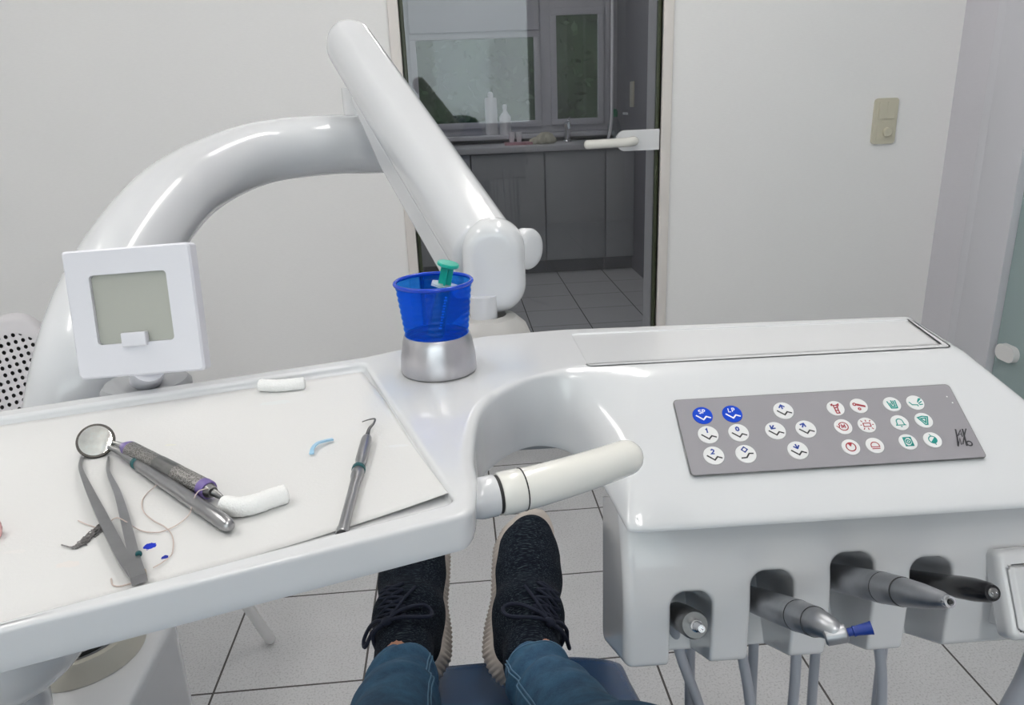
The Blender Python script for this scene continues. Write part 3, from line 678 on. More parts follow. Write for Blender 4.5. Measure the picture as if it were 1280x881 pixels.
# underside
lastr = (len(rings)-1)*NC; bm = bmesh.new(); vs = [bm.verts.new(sv[lastr+i]) for i in range(NC)]
for i in range(NC): bm.edges.new((vs[i], vs[(i+1) % NC]))
bmesh.ops.triangle_fill(bm, use_beauty=True, edges=bm.edges[:], normal=(0, 0, -1)); inv = {v: i for i, v in enumerate(vs)}
for p in bm.faces:
    q_ = [lastr+inv[v] for v in p.verts]; sf.append(q_ if p.normal.z < 0 else q_[::-1])
bm.free()
console = thing('dental_console', 'white dental instrument console with grey keypad, attached tray and curved handle', 'dental console', ((ca+cb)/2*np.array([1, 1, 0])+np.array([0, 0, HT-.25])))
link_mesh('body_shell', sv, sf, 'white_plastic', console, True, angle=50)

# ---- instrument holder block: extruded along the instruments' axis
AX = .87*EV+.5*EW; AX = nrm(AX); BX = nrm(-.5*EV+.87*EW)
Q0 = BL+EV*.022-EW*.11                      # bottom front edge, left end
UL = .34
def face_pt(px, py, a=0.): return on_plane(px, py, Q0+AX*a, AX)
def fu(px, py): return (face_pt(px, py)-Q0)@EU
fing = [fu(*q) for q in ((800, 838), (851, 836), (905, 832), (955, 828), (1010, 822), (1058, 818), (1113, 811), (1160, 807), (1213, 802))]
slots = [((fing[1]+fing[2])/2, fing[2]-fing[1]), ((fing[3]+fing[4])/2, fing[4]-fing[3]), ((fing[5]+fing[6])/2, fing[6]-fing[5]), ((fing[7]+fing[8])/2, fing[8]-fing[7])]
stop = [(face_pt(*q)-Q0)@BX for q in ((868, 741), (972, 713), (1074, 690), (1176, 696))]
lip_w = (BL-Q0)@EW
lipv = (BL-Q0)@EV
def block_sdf(p):
    u, a, b_ = p[:, 0], p[:, 1], p[:, 2]
    v = .87*a-.5*b_; w = .5*a+.87*b_
    d = smax(a, v-(lipv-.011), .02)                      # face, and the upright part under the shell
    d = smax(d, -b_-.0, .004)
    d = smax(d, w-(lip_w+.004), .002)
    d = smax(d, -(v-(lipv-.115)), .01)
    d = smax(d, -u+.001, .009); d = smax(d, u-UL, .006)
    for (uc, wd), tp in zip(slots, stop):
        hw = wd/2; r = .011
        q1 = np.abs(u-uc)-hw+r; q2 = b_-tp+r
        s2 = np.sqrt(np.maximum(q1, 0)**2+np.maximum(q2, 0)**2)+np.minimum(np.maximum(q1, q2), 0)-r
        s2 = np.maximum(s2, -(a+.092))
        d = smax(d, -s2, .0028)
    return d
sdf_obj('instrument_holder', block_sdf, (-.01, -.15, -.02), (UL+.012, .02, .13), .0016, 'grey_white', console, (Q0, EU, AX, BX))
# mount housing under the rear of the console, down to the swivel
mh = (top(610, 419)+top(705, 411))/2
hf = atz(660, 565, HT-.10); hb_ = (mh-hf)@(-EV)
V, F = prism([tuple((hf+EU*a+EV*b_)[:2]) for a, b_ in rrect(.26, abs(hb_)-.01, .02, 6, .06, -abs(hb_)/2)], HT-.10, HT-.05)
MB().add(V, F).build('mount_housing', 'cabinet', console, angle=40)
# side holder at the right end
sc = [face_pt(1236, 686), face_pt(1262, 800)]
ua = (sc[0]-Q0)@EU; bt = (sc[0]-Q0)@BX; bb = (sc[1]-Q0)@BX
def side_sdf(p):
    u, a, b_ = p[:, 0], p[:, 1], p[:, 2]
    d = rbox_sdf(p, (ua+.045, -.002, (bt+bb)/2), (.045, .010, (bt-bb)/2), .006)
    g = np.abs(rbox_sdf(p, (ua+.0485, .008, (bt+bb)/2-.003), (.042, .03, (bt-bb)/2-.009), .004))-.0006
    d = np.maximum(d, -g)
    w1 = rbox_sdf(p, (ua+.0485, .0, (bt+bb)/2-.003), (.0412, .06, (bt-bb)/2-.010), .003)
    w1 = smax(w1, (a-.006)-.75*np.minimum(u-ua-.008, .06), .004)
    w1 = smax(w1, (a-.004)-1.4*(b_-bb-.004), .004)
    return np.minimum(d, w1)
sdf_obj('side_holder', side_sdf, (ua-.006, -.03, bb-.02), (ua+.1, .07, bt+.012), .0016, 'grey_white', console, (Q0, EU, AX, BX))

# ---- keypad
def sp(px, py): P = on_plane(px, py, ca, SN)-ca; return np.array([P@EU, P@DN])
cn = [sp(*q) for q in ((839, 501), (1187, 481), (1230, 571), (868, 595))]
s0, s1 = (cn[0][0]+cn[3][0])/2, (cn[1][0]+cn[2][0])/2; t0, t1 = (cn[0][1]+cn[1][1])/2, (cn[2][1]+cn[3][1])/2
def pn(s, t, h): return ca+EU*s+DN*t+SN*h
def panel_pts(pts, h): return [tuple(pn(a, b_, h)) for a, b_ in pts]
out = [(a, b_) for a, b_ in rrect(s1-s0, t1-t0, .0028, 6, (s0+s1)/2, (t0+t1)/2)]
n = len(out); v = panel_pts(out, -.001)+panel_pts(out, .0007); f = [[i, n+i, n+(i+1) % n, (i+1) % n] for i in range(n)]+[list(range(n, 2*n))[::-1]]
outr = [(a, b_) for a, b_ in rrect(s1-s0+.0012, t1-t0+.0012, .0033, 6, (s0+s1)/2, (t0+t1)/2)]
MBp = MB().add(v, f, 0)
vv = panel_pts(outr, -.0005)+panel_pts(outr, .0003); MBp.add(vv, [[i, n+i, n+(i+1) % n, (i+1) % n] for i in range(n)]+[list(range(n, 2*n))[::-1]], 1)
pan = MBp.build('keypad', ['panel', 'steel_dark'], console, smooth=False)
pan['label'] = 'grey membrane keypad'
# stroke drawing in button units (x right, y down the slope)
FONT = {'S': [[(.9, .1), (.5, 0), (.1, .15), (.15, .4), (.85, .6), (.9, .85), (.5, 1), (.1, .9)]], 'P': [[(.1, 1), (.1, 0), (.7, 0), (.9, .25), (.7, .5), (.1, .5)]], 'L': [[(.1, 0), (.1, 1), (.85, 1)]],
        '1': [[(.2, .25), (.55, 0), (.55, 1)]], '0': [[(.5, 0), (.85, .2), (.85, .8), (.5, 1), (.15, .8), (.15, .2), (.5, 0)]], '2': [[(.1, .2), (.5, 0), (.9, .2), (.8, .5), (.1, 1), (.95, 1)]], 'M': [[(.05, 1), (.1, 0), (.5, .7), (.9, 0), (.95, 1)]]}
def text(s, cx_, cy_, h, w, gap=.25):
    tot = len(s)*w+(len(s)-1)*gap*w; out = []
    for i, c in enumerate(s):
        x0 = cx_-tot/2+i*w*(1+gap); out += [[(x0+a*w, cy_-h/2+b_*h) for a, b_ in st] for st in FONT[c]]
    return out
def ribbon(pts, wd):
    P = np.array(pts, float); n = len(P); d = np.gradient(P, axis=0) if n > 2 else np.repeat([P[1]-P[0]], 2, 0)
    closed = np.allclose(P[0], P[-1])
    L, R = [], []
    for i in range(n):
        a = P[i]-P[i-1] if i else (P[i]-P[-2] if closed else P[1]-P[0]); b_ = P[i+1]-P[i] if i < n-1 else (P[1]-P[0] if closed else P[i]-P[i-1])
        a = a/(np.linalg.norm(a)+1e-9); b_ = b_/(np.linalg.norm(b_)+1e-9); t = a+b_; t = t/(np.linalg.norm(t)+1e-9) if np.linalg.norm(t) > .1 else b_
        c = max(.45, abs(t@a)); m_ = np.array([-t[1], t[0]])*wd/2/c; L.append(P[i]+m_); R.append(P[i]-m_)
    v = L+R; f = [[i, i+1, n+i+1, n+i] for i in range(n-1)]; return v, f
circ = lambda x, y, r, a0=0, a1=360, n=24: [(x+r*math.cos(math.radians(a)), y+r*math.sin(math.radians(a))) for a in np.linspace(a0, a1, n)]
CH = [(-.68, -.02), (-.02, .52), (.3, .18), (.74, .36)]
CHF = [(-.55, .45), (-.02, .42), (.3, -.0), (.72, .02)]
def arrow(x, y, dx, dy, L=.34):
    d = np.array([dx, dy])/math.hypot(dx, dy); n_ = np.array([-d[1], d[0]]); a = np.array([x, y])-d*L; b_ = np.array([x, y])+d*L
    return [[tuple(a), tuple(b_)], [tuple(b_-d*.3+n_*.3), tuple(b_), tuple(b_-d*.3-n_*.3)]]
# every key: pixel centre, radius class, base, [(strokes, width, ink)], [(fill polygons, ink)]
KEYS = []
W_, D_, B_, R_, G_ = 1, 2, 3, 4, 5
def key(px, py, big, base, strokes, fills=(), lab=''): KEYS.append((px, py, big, base, strokes, fills, lab))
key(878, 520, 1, 1, [([CH], .13, W_), (text('SP', 0, -.42, .42, .3), .08, W_)], lab='blue key marked SP')
key(915, 518, 1, 1, [([CH], .13, W_), (text('LP', 0, -.42, .42, .3), .08, W_)], lab='blue key marked LP')
key(885, 544, 1, 0, [([CH], .13, D_), (text('1', -.05, -.4, .46, .34), .13, B_)], lab='pale key marked 1 with chair symbol')
key(923, 541.5, 1, 0, [([CH], .13, D_), (text('0', -.05, -.4, .42, .36), .12, B_)], lab='pale key marked 0 with chair symbol')
key(892, 570, 1, 0, [([CH], .13, D_), (text('2', -.05, -.4, .48, .36), .12, B_)], lab='pale key marked 2 with chair symbol')
key(932, 568, 1, 0, [([CHF], .13, D_), (arrow(-.05, -.68, 0, -1, .06)+arrow(-.05, -.22, 0, 1, .06)+arrow(-.28, -.45, -1, 0, .06)+arrow(.18, -.45, 1, 0, .06), .1, B_)], lab='pale key with four small arrows over chair symbol')
key(979, 514, 1, 0, [([CH], .13, D_), (arrow(-.1, -.4, -.15, -1, .25), .13, B_)], lab='pale key with up arrow, topmost of its four')
key(969, 539, 1, 0, [([CH], .13, D_), (arrow(-.2, -.4, -.7, .9, .25), .13, B_)], lab='pale key with arrow down to the left')
key(1007, 537, 1, 0, [([CH], .13, D_), (arrow(-.2, -.4, .5, -1, .25), .13, B_)], lab='pale key with arrow up to the right')
key(997, 563.5, 1, 0, [([CH], .13, D_), (arrow(-.05, -.42, .2, 1, .25), .13, B_)], lab='pale key with down arrow, lowest of its four')
key(1044, 511, 0, 0, [([[(-.5, -.5), (-.1, -.35), (.1, -.35), (.5, -.55)], [(-.2, -.35), (-.12, .3)], [(.22, -.35), (.2, .3)], [(-.2, .0), (.3, -.1)], [(-.15, .35), (.2, .35), (.25, .7), (-.1, .7), (-.15, .35)], [(-.45, -.3), (-.25, -.6)], [(.35, -.2), (.45, -.6)]], .12, R_)], lab='key with red syringe symbol')
key(1073, 508, 0, 0, [([circ(-.48, -.2, .16), [(-.3, -.25), (.7, .1)], [(-.32, -.1), (.7, .22)], circ(-.1, .45, .13)], .12, R_)], lab='key with red handpiece symbol')
key(1053.5, 534, 0, 0, [([circ(0, 0, .52, -160, 170), [(-.75, -.1), (-.52, .12), (-.35, -.2)]], .1, R_), (text('M', 0, 0, .42, .42), .12, R_)], lab='key with red M in a circle')
key(1083, 532, 0, 0, [([[(-.4, -.22), (.4, -.22), (.4, .22), (-.4, .22), (-.4, -.22)], [(-.4, -.4), (-.55, -.6)], [(0, -.4), (0, -.66)], [(.4, -.4), (.55, -.6)], [(-.4, .4), (-.55, .6)], [(0, .4), (0, .66)], [(.4, .4), (.55, .6)], [(-.58, 0), (-.76, 0)], [(.58, 0), (.76, 0)]], .1, R_)], lab='key with red lamp symbol')
key(1063, 559.5, 0, 0, [([circ(0, 0, .52)], .11, R_)], [([(0, 0)]+circ(0, 0, .5, -120, -60, 8), R_)], lab='key with red clock dial symbol')
key(1093, 557.5, 0, 0, [([[(-.45, .2)]+circ(0, .05, .45, 180, 360, 14)+[(.45, .2), (-.45, .2)], [(-.45, .42), (.45, .42)]], .1, R_)], lab='key with red dome symbol')
key(1114.5, 506, 0, 0, [([[(-.5, -.4), (-.3, .55), (.4, .55), (.45, -.5)], [(-.25, -.15), (-.15, .35), (.2, .35), (.22, -.45)], [(-.02, -.5), (.02, .1)]], .13, G_)], lab='key with green filled cup symbol')
key(1143.5, 504, 0, 0, [([[(-.75, -.1), (-.5, .3), (.1, .35), (.12, .55)], [(.2, .0), (.75, -.5)], [(.25, .2), (.75, -.1)], [(.3, .35), (.75, .3)], [(.3, -.15), (.6, -.55)]], .12, G_)], lab='key with green rinsing bowl symbol')
key(1124, 529, 0, 0, [([[(-.5, .35), (-.38, .2)]+circ(0, -.1, .36, 190, 350, 10)+[(.38, .2), (.5, .35), (-.5, .35)], [(-.1, .55), (.1, .55)]], .11, G_)], lab='key with green bell symbol')
key(1154, 526, 0, 0, [([[(-.6, -.35), (0, -.5), (.55, -.4), (.2, .6), (-.05, .6), (-.6, -.35)], [(-.3, -.2), (.28, -.25), (.08, .35), (-.3, -.2)]], .13, G_)], lab='key with green shell symbol')
key(1134.5, 553, 0, 0, [([[(-.42, -.52), (.42, -.52), (.42, .52), (-.42, .52), (-.42, -.52)], circ(0, 0, .24), [(0, -.1), (0, .1)]], .12, G_)], [([(-.42, -.52), (.0, -.52), (-.42, -.1)], G_), ([(.42, .52), (0, .52), (.42, .1)], G_), ([(.42, -.52), (.42, -.2), (.15, -.52)], G_), ([(-.42, .52), (-.42, .2), (-.15, .52)], G_)], lab='key with green card symbol')
key(1165, 550.5, 0, 0, [([circ(0, 0, .44), [(-.15, -.7), (0, -.44)], [(.1, .44), (.15, .68)]], .1, G_)], [(circ(0, 0, .42, -45, 135, 16), G_)], lab='key with green half filled drop symbol')
INK = ['button', 'ink_white', 'ink_dark', 'ink_blue', 'ink_red', 'ink_teal']
for px, py, big, base, strokes, fills, lab in KEYS:
    c = sp(px, py); R = .0078 if big else .0068
    mb = MB(); n = 36; h0, h1_ = .0006, .0012
    P = lambda r, h: [tuple(pn(c[0]+r*math.cos(a), c[1]+r*math.sin(a), h)) for a in np.linspace(0, 2*math.pi, n, endpoint=False)]
    mb.add(P(R, h0)+P(R*.97, h1_), [[i, n+i, n+(i+1) % n, (i+1) % n] for i in range(n)]+[list(range(n, 2*n))[::-1]], 0)
    for sts, wd, ink in strokes:
        for st_ in sts:
            v, f = ribbon(st_, wd*1.15); mb.add([tuple(pn(c[0]+a*R, c[1]+b_*R, h1_+.00015)) for a, b_ in v], [q[::-1] for q in f], ink)
    for poly, ink in fills:
        mb.add([tuple(pn(c[0]+a*R, c[1]+b_*R, h1_+.00015)) for a, b_ in poly], [list(range(len(poly)))[::-1]], ink)
    bo = mb.build('button', ['button_blue' if base else 'button']+INK[1:], pan, smooth=False)
    bo['label'] = lab
# maker's mark, drawn as on the panel
def s_pt(px, py): return sp(px, py)
mk = MB()
Z_ = lambda x, y: (1020+x/5.818, 470+y/5.818)
for st_, wd in (([(1010, 390), (1024, 455), (1030, 515)], .0012), ([(1031, 515), (1042, 455), (1054, 503)], .0009), ([(1028, 440), (1045, 396), (1061, 446)], .0009), ([(1034, 428), (1056, 428)], .0006), ([(1060, 388), (1074, 440), (1094, 512)], .0013), ([(1087, 386), (1078, 420), (1064, 500)], .0009)):
    v, f = ribbon([s_pt(*Z_(*q)) for q in st_], wd); mk.add([tuple(pn(a, b_, .0009)) for a, b_ in v], [q[::-1] for q in f])
oc = s_pt(*Z_(1112, 494))
v, f = ribbon(circ(oc[0], oc[1], .0019), .0011); mk.add([tuple(pn(a, b_, .0009)) for a, b_ in v], [q[::-1] for q in f])
mk.build('maker_mark', 'ink_dark', pan, smooth=False)
for o_ in ((1183, 496.5), (1190, 504)):
    c = sp(*o_); mb = MB(); mb.add([tuple(pn(c[0]+.0006*math.cos(a), c[1]+.0006*math.sin(a), .0009)) for a in np.linspace(0, 6.283, 8, endpoint=False)], [list(range(8))[::-1]]); mb.build('indicator', 'button', pan, smooth=False)

# ---- handle on the tray's right edge
HZ = .02
hp = [top(*q, HZ) for q in ((603, 622), (617, 619), (640, 614))]
hb = catmull([top(*q, HZ) for q in ((634, 615), (660, 610), (700, 599), (745, 585), (782, 572))], 8)
ha = nrm(hp[1]-hp[0]); RH = .0128
MB().add(*lathe_at([(.010, -.012), (RH*.98, -.002), (RH, .0), (RH, .0085), (RH*.97, .0095)], hp[0]-ha*.001, ha, 32)).build('collar', 'white_plastic', console, angle=35)
MB().add(*lathe_at([(RH*.93, 0), (RH*.93, .003)], hp[0]+ha*.008, ha, 32)).build('seal', 'black_seal', console, angle=35)
p0 = hp[0]+ha*.0107
MB().add(*lathe_at([(RH*1.0, 0), (RH*1.04, .001), (RH*1.06, .006), (RH*1.05, .013), (RH*1.02, .0148)], p0, ha, 32)).build('ring', 'cream_plastic', console, angle=35)
MB().add(*lathe_at([(RH*1.0, 0), (RH*1.062, .0001), (RH*1.062, .0008), (RH*1.0, .0009)], p0+ha*.0147, ha, 32)).build('seal', 'black_seal', console, angle=35)
p1 = p0+ha*.0155; hb = np.vstack([[p1], hb[5:]]); hb = catmull(resample(hb, 9), 4)
pth, rr = round_ends(hb, np.linspace(RH*1.04, RH*.93, len(hb)), 6)
MB().add(*sweep(pth[4:], rr[4:], 28, flat=1.0)).build('handle', 'cream_plastic', console, angle=50)['label'] = 'curved warm white handle'

# ================================================================ FILM VIEWER BEHIND THE TRAY
vz = .575
cs = [atd(75, 314, vz), atd(238, 303, vz), atd(254, 462, vz+.012), atd(99, 476, vz+.012)]
vc = sum(cs)/4; vx = nrm((cs[1]-cs[0])+(cs[2]-cs[3])); vy = (cs[0]-cs[3])+(cs[1]-cs[2]); vy = nrm(vy-vx*(vy@vx)); vn = np.cross(vx, vy)
vw = np.linalg.norm((cs[1]-cs[0])+(cs[2]-cs[3]))/2; vh = np.linalg.norm((cs[0]-cs[3])+(cs[1]-cs[2]))/2
dc = atz(184, 484, HT-.012)
vt = thing('film_viewer', 'small square white film viewer with grey pane standing behind the tray', 'film viewer', dc)
VM = frame_from(vc, x=vx, y=vy)
# frame with a square opening
def ring_frame(o, i, z0, z1, ch):
    n = len(o); L = []
    for pts, z in ((o, z0), (o, z1-ch), ([(a*(1-ch/vw*2), b_*(1-ch/vh*2)) for a, b_ in o], z1), (i, z1), (i, z1-.004)): L.append([(a, b_, z) for a, b_ in pts])
    v = sum(L, []); f = []
    for r_ in range(len(L)-1):
        for k_ in range(n): a, b_ = r_*n+k_, r_*n+(k_+1) % n; f.append([a, b_, b_+n, a+n])
    f.append(list(range(n))[::-1]); f.append([(len(L)-1)*n+k_ for k_ in range(n)]); return v, f
def vl(px, py): P = on_plane(px, py, vc, vn)-vc; return P@vx, P@vy
ip = [vl(*q) for q in ((110, 344), (208, 338), (217, 424), (123, 432))]
ix0, ix1, iy0, iy1 = (ip[0][0]+ip[3][0])/2, (ip[1][0]+ip[2][0])/2, (ip[2][1]+ip[3][1])/2, (ip[0][1]+ip[1][1])/2
o_ = rrect(vw, vh, .003, 5); i_ = rrect(ix1-ix0, iy1-iy0, .003, 5, (ix0+ix1)/2, (iy0+iy1)/2)
MB().add(*xform(ring_frame(o_, i_, -.013, 0, .0015), VM)).build('frame', 'viewer', vt, angle=30)
v, f = prism(rrect(ix1-ix0-.0004, iy1-iy0-.0004, .003, 5, (ix0+ix1)/2, (iy0+iy1)/2), -.0045, -.003)
MB().add(*xform((v, f), VM)).build('pane', 'viewer_pane', vt, angle=30)
c0 = vl(169, 422); bx = box((-.0095, -.0055, -.003), (.0095, .0055, .0035), .001)
cm = VM @ Matrix.Translation((c0[0], c0[1]-.001, 0))
MB().add(*xform(bx, cm)).build('clip', 'viewer', vt, angle=30)
sb = dc+np.array([0, 0, .006]); stp = np.array(VM @ Vector((0.002, -vh/2+.006, -.008)))
MB().add(*sweep([sb, sb+(stp-sb)*.5, stp], .0125, 24)).build('stem', 'viewer', vt, angle=40)
MB().add(*lathe_at([(.034, -.012), (.036, -.008), (.036, .002), (.033, .006), (.013, .007)], dc, (0, 0, 1), 40)).build('base_disc', 'cabinet', vt, angle=35)
# bracket that carries it under the tray
bk = nrm(np.array([-bd[1], bd[0], 0]))
MB().add(*xform(box((-.02, -.09, -.022), (.02, .01, -.0125), .003), frame_from(dc, x=bd, y=bk))).build('bracket', 'cabinet', vt, angle=35)

# ================================================================ DELIVERY ARM
T0 = atd(100, 794, .78)
arm = thing('delivery_arm', 'white dental arm: curved tube rising from floor unit, slanted spring arm and swivel head', 'dental arm', T0)
tube = catmull([T0, T0+(T0-T0)*0+np.array([0, 0, .10]), atd(104, 478, .71), atd(140, 360, .765), atd(197, 269, .85), atd(252, 222, .94), atd(324, 192, 1.02), atd(400, 182, 1.06), atd(462, 181, 1.1), atd(486, 181, 1.115)], 10)
MB().add(*sweep(tube, np.interp(np.linspace(0, 1, len(tube)), [0, .35, .6, 1], [.0445, .0445, .041, .0405]), 40)).build('swing_tube', 'white_arm', arm, angle=40)
MB().add(*lathe_at([(.0455, 0), (.0462, .002), (.0455, .004)], tube[0]+np.array([0, 0, .005]), tube[1]-tube[0], 40)).build('seal', 'black_seal', arm, angle=35)
aT, aB = atd(440, 57, 1.09), atd(612, 318, .745)
az = nrm(aB-aT); ax_ = nrm(np.cross(az, [0, 0, 1.])); ay_ = np.cross(ax_, az)   # az along, ay up, ax sideways
ay_ = ay_ if ay_[2] > 0 else -ay_; ax_ = np.cross(ay_, az); LA = np.linalg.norm(aB-aT)
def arm_sdf(p):
    x, y_, z = p[:, 0], p[:, 1], p[:, 2]
    zz = np.clip(z, .0, LA-.02)
    d = rbox_sdf(p, (0, -.004, LA/2-.01), (.034, .037, LA/2+.030), .0335)
    d = smax(d, y_-.030, .003)
    return smax(d, z-(LA-.004), .012)
sdf_obj('spring_arm', arm_sdf, (-.045, -.05, -.05), (.045, .045, LA+.01), .0025, 'white_arm', arm, (aT, ax_, ay_, az))
# lower cover of the spring arm: a shallower second shell below
def low_sdf(p):
    x, y_, z = p[:, 0], p[:, 1], p[:, 2]
    w = .022*np.clip((z-.10)/.14, 0, 1)
    qx = np.abs(x)-.027+.008; qy = np.abs(y_+.034+w*.5)-.008-w*.5+.006
    d = np.sqrt(np.maximum(qx, 0)**2+np.maximum(qy, 0)**2)+np.minimum(np.maximum(qx, qy), 0)-.007
    return smax(smax(d, .09-z, .008), z-(LA-.012), .008)
sdf_obj('lower_cover', low_sdf, (-.045, -.09, .05), (.045, .0, LA+.01), .0025, 'white_arm', arm, (aT, ax_, ay_, az))
# upright pivot between the tube end and the upper end of the spring arm
pv = atd(462, 172, 1.115)
MB().add(*sweep([pv+np.array([-.012, .0, .0]), np.array([pv[0]-.012, pv[1], pv[2]+.07])], .022, 24)).build('upper_pivot', 'grey_white', arm, angle=40)
# swivel head with flat oval face
hc = atd(617, 335, .735); hx = _rt; hu = nrm(np.array([0, 0, 1.])); hn = nrm(np.cross(hx, hu)); hn = hn if hn@_fw < 0 else -hn; hx = nrm(np.cross(hu, hn))
def head_sdf(p):
    x, y_, z = p[:, 0], p[:, 1], p[:, 2]
    d = rbox_sdf(np.stack([x-.10*np.clip(z, -.05, .05)*0, y_, z], 1), (0, -.012, 0), (.031, .03, .047), .0295)
    return smax(d, y_-.010, .005)
sdf_obj('swivel_head', head_sdf, (-.045, -.06, -.065), (.045, .035, .065), .002, 'white_plastic', arm, (hc, hx, hn, hu))
kc = atd(660, 311, .755); kd = nrm(hx*.78+hn*.60)
MB().add(*lathe_at([(.012, -.028), (.0135, -.012), (.0145, -.008), (.019, -.006), (.0205, -.003), (.0205, .006), (.0185, .009), (.012, .0105)], kc-kd*.004, kd, 36)).build('tension_knob', 'white_plastic', arm, angle=45)
pb = np.array([hc[0]-.012, hc[1]-.006, HT-.002]); pt = np.array([pb[0], pb[1], hc[2]-.025])
MB().add(*sweep([pb-np.array([0, 0, .02]), pt], .0135, 28)).build('pivot_pin', 'white_plastic', arm, angle=40)
pc = atz(600, 412, HT-.002)
pc = np.array([pb[0]+.004, pb[1]+.006, HT-.03])
MB().add(*lathe_at([(.045, -.03), (.0445, .010), (.038, .026), (.028, .035), (.0185, .037), (.0185, .03)], pc, (0, 0, 1), 48)).build('swivel_disc', 'warm_grey', arm, angle=30)

# ================================================================ THINGS ON THE TRAY
PZ = HT-.0058                                # top of the paper liner
def tp(px, py, h=0.): return atz(px, py, PZ+h)
pc4 = [wfl-td*.035+np.array([0, 0, 0]), tp(572, 619), top(452, 457), wbl-nrm(wbr-wbl)*.035]
pc4 = [np.array([p[0], p[1], PZ]) for p in pc4]
NU, NV = 60, 36; v = []
for j in range(NV+1):
    for i in range(NU+1):
        a, b_ = i/NU, j/NV; p = (1-a)*(1-b_)*pc4[0]+a*(1-b_)*pc4[1]+a*b_*pc4[2]+(1-a)*b_*pc4[3]
        z = .0009*math.sin(9*a+3*b_)*math.sin(5*b_+1.3)*(.4+.6*abs(2*b_-1))
        z = max(z, -.0004)+.0045*max(0, (a-.75)/.25)**2*max(0, 1-b_/.35)**2*.8
        v.append((p[0], p[1], PZ+z))
f = [[j*(NU+1)+i, j*(NU+1)+i+1, (j+1)*(NU+1)+i+1, (j+1)*(NU+1)+i] for j in range(NV) for i in range(NU)]
m, nt, b = new_mat('white_paper'); b.inputs['Roughness'].default_value = .9
tc = nt.nodes.new('ShaderNodeTexCoord'); cc = None
spots = [((187, 682), (.0031, .0031), (.005, .03, .50)), ((206, 695.5), (.0018, .0019), (.005, .02, .30)), ((172, 505), (.0045, .0016), (.70, .71, .72)), ((345, 503), (.012, .004), (.71, .73, .73)), ((213, 556), (.004, .0012), (.73, .73, .66)), ((497, 557), (.007, .002), (.73, .74, .75)), ((20, 690), (.006, .002), (.73, .72, .71)), ((85, 706), (.006, .003), (.74, .71, .69))]
pn_ = nt.nodes.new('ShaderNodeTexNoise'); pn_.inputs['Scale'].default_value = 350; nt.links.new(tc.outputs['Object'], pn_.inputs[0])
prev = None
for (px, py), rr_, colr in spots:
    q_ = tp(px, py); s = nt.nodes.new('ShaderNodeVectorMath'); s.operation = 'SUBTRACT'; nt.links.new(tc.outputs['Object'], s.inputs[0]); s.inputs[1].default_value = (q_[0], q_[1], 0)
    dv = nt.nodes.new('ShaderNodeVectorMath'); dv.operation = 'DIVIDE'; nt.links.new(s.outputs[0], dv.inputs[0]); dv.inputs[1].default_value = (rr_[0], rr_[1], 1e6)
    ln = nt.nodes.new('ShaderNodeVectorMath'); ln.operation = 'LENGTH'; nt.links.new(dv.outputs[0], ln.inputs[0])
    fac = mth(nt, 'LESS_THAN', mth(nt, 'ADD', ln.outputs['Value'], mth(nt, 'MULTIPLY', mth(nt, 'SUBTRACT', pn_.outputs['Fac'], .5), 1.2)), 1.0)
    mx = nt.nodes.new('ShaderNodeMix'); mx.data_type = 'RGBA'; nt.links.new(fac, mx.inputs['Factor'])
    if prev is None: mx.inputs['A'].default_value = (.71, .71, .705, 1)
    else: nt.links.new(prev, mx.inputs['A'])
    mx.inputs['B'].default_value = (*colr, 1); prev = mx.outputs['Result']
nt.links.new(prev, b.inputs['Base Color'])
mp = nt.nodes.new('ShaderNodeTexNoise'); mp.inputs['Scale'].default_value = 500; nt.links.new(tc.outputs['Object'], mp.inputs[0])
bp = nt.nodes.new('ShaderNodeBump'); bp.inputs['Strength'].default_value = .25; bp.inputs['Distance'].default_value = .0006; nt.links.new(mp.outputs['Fac'], bp.inputs['Height']); nt.links.new(bp.outputs[0], b.inputs['Normal'])
M['paper'] = m
pap = link_mesh('tray_liner', v, f, 'paper', origin=(0, 0, 0)); tag(pap, 'white paper tray liner with blue spots lying in the console tray', 'paper')
sm = pap.modifiers.new('thick', 'SOLIDIFY'); sm.thickness = .0003; sm.offset = -1

# mouth mirror
def axpath(pix, hs): return [tp(px, py, h) for (px, py), h in zip(pix, hs)]
mc = tp(119.5, 551, .010); mn = nrm(nrm(CAM-mc)*1.3+nrm([-.1, -.5, .86]))
mir = thing('mouth_mirror', 'dental mouth mirror with round mirror head and teal ring, lying on the tray liner', 'mouth mirror', tp(200, 605))
r0 = .0113
hd = MB().add(*lathe_at([(r0*.6, -.003), (r0, -.0022), (r0*1.06, 0), (r0*1.02, .0009), (r0*.90, .0009)], mc, mn, 40)).build('mirror_head', 'rim_dark', mir, angle=40)
MB().add(*lathe_at([(r0*.90, .0006), (r0*.90, .0011), (r0*.88, .00115)], mc, mn, 40)).build('mirror_glass', 'mirror', hd, angle=30)
hA, hB = tp(152, 566, .0065), tp(288, 658, .0048)
nk = catmull([mc-mn*.0022+nrm(hA-mc)*r0*.98, tp(140, 560, .006), hA, tp(170, 578, .006)], 6)
MB().add(*sweep(nk, np.linspace(.0013, .0027, len(nk)), 14)).build('neck', 'steel', mir)
ad = nrm(hB-tp(170, 578, .0055)); h0 = tp(170, 578, .0055)
MB().add(*lathe_at([(.0032, 0), (.0040, .0005), (.0040, .003), (.0034, .0036)], h0, ad, 24)).build('marker_ring', 'teal_rubber', mir, angle=40)
LH = np.linalg.norm(hB-h0)
MB().add(*lathe_at([(.0032, .0034), (.0037, .006), (.0038, .02), (.0042, LH*.8), (.0042, LH-.006), (.0040, LH-.0055), (.0036, LH-.002), (.0024, LH), (.0008, LH+.0006)], h0, ad, 28)).build('handle', 'steel', mir, angle=40)
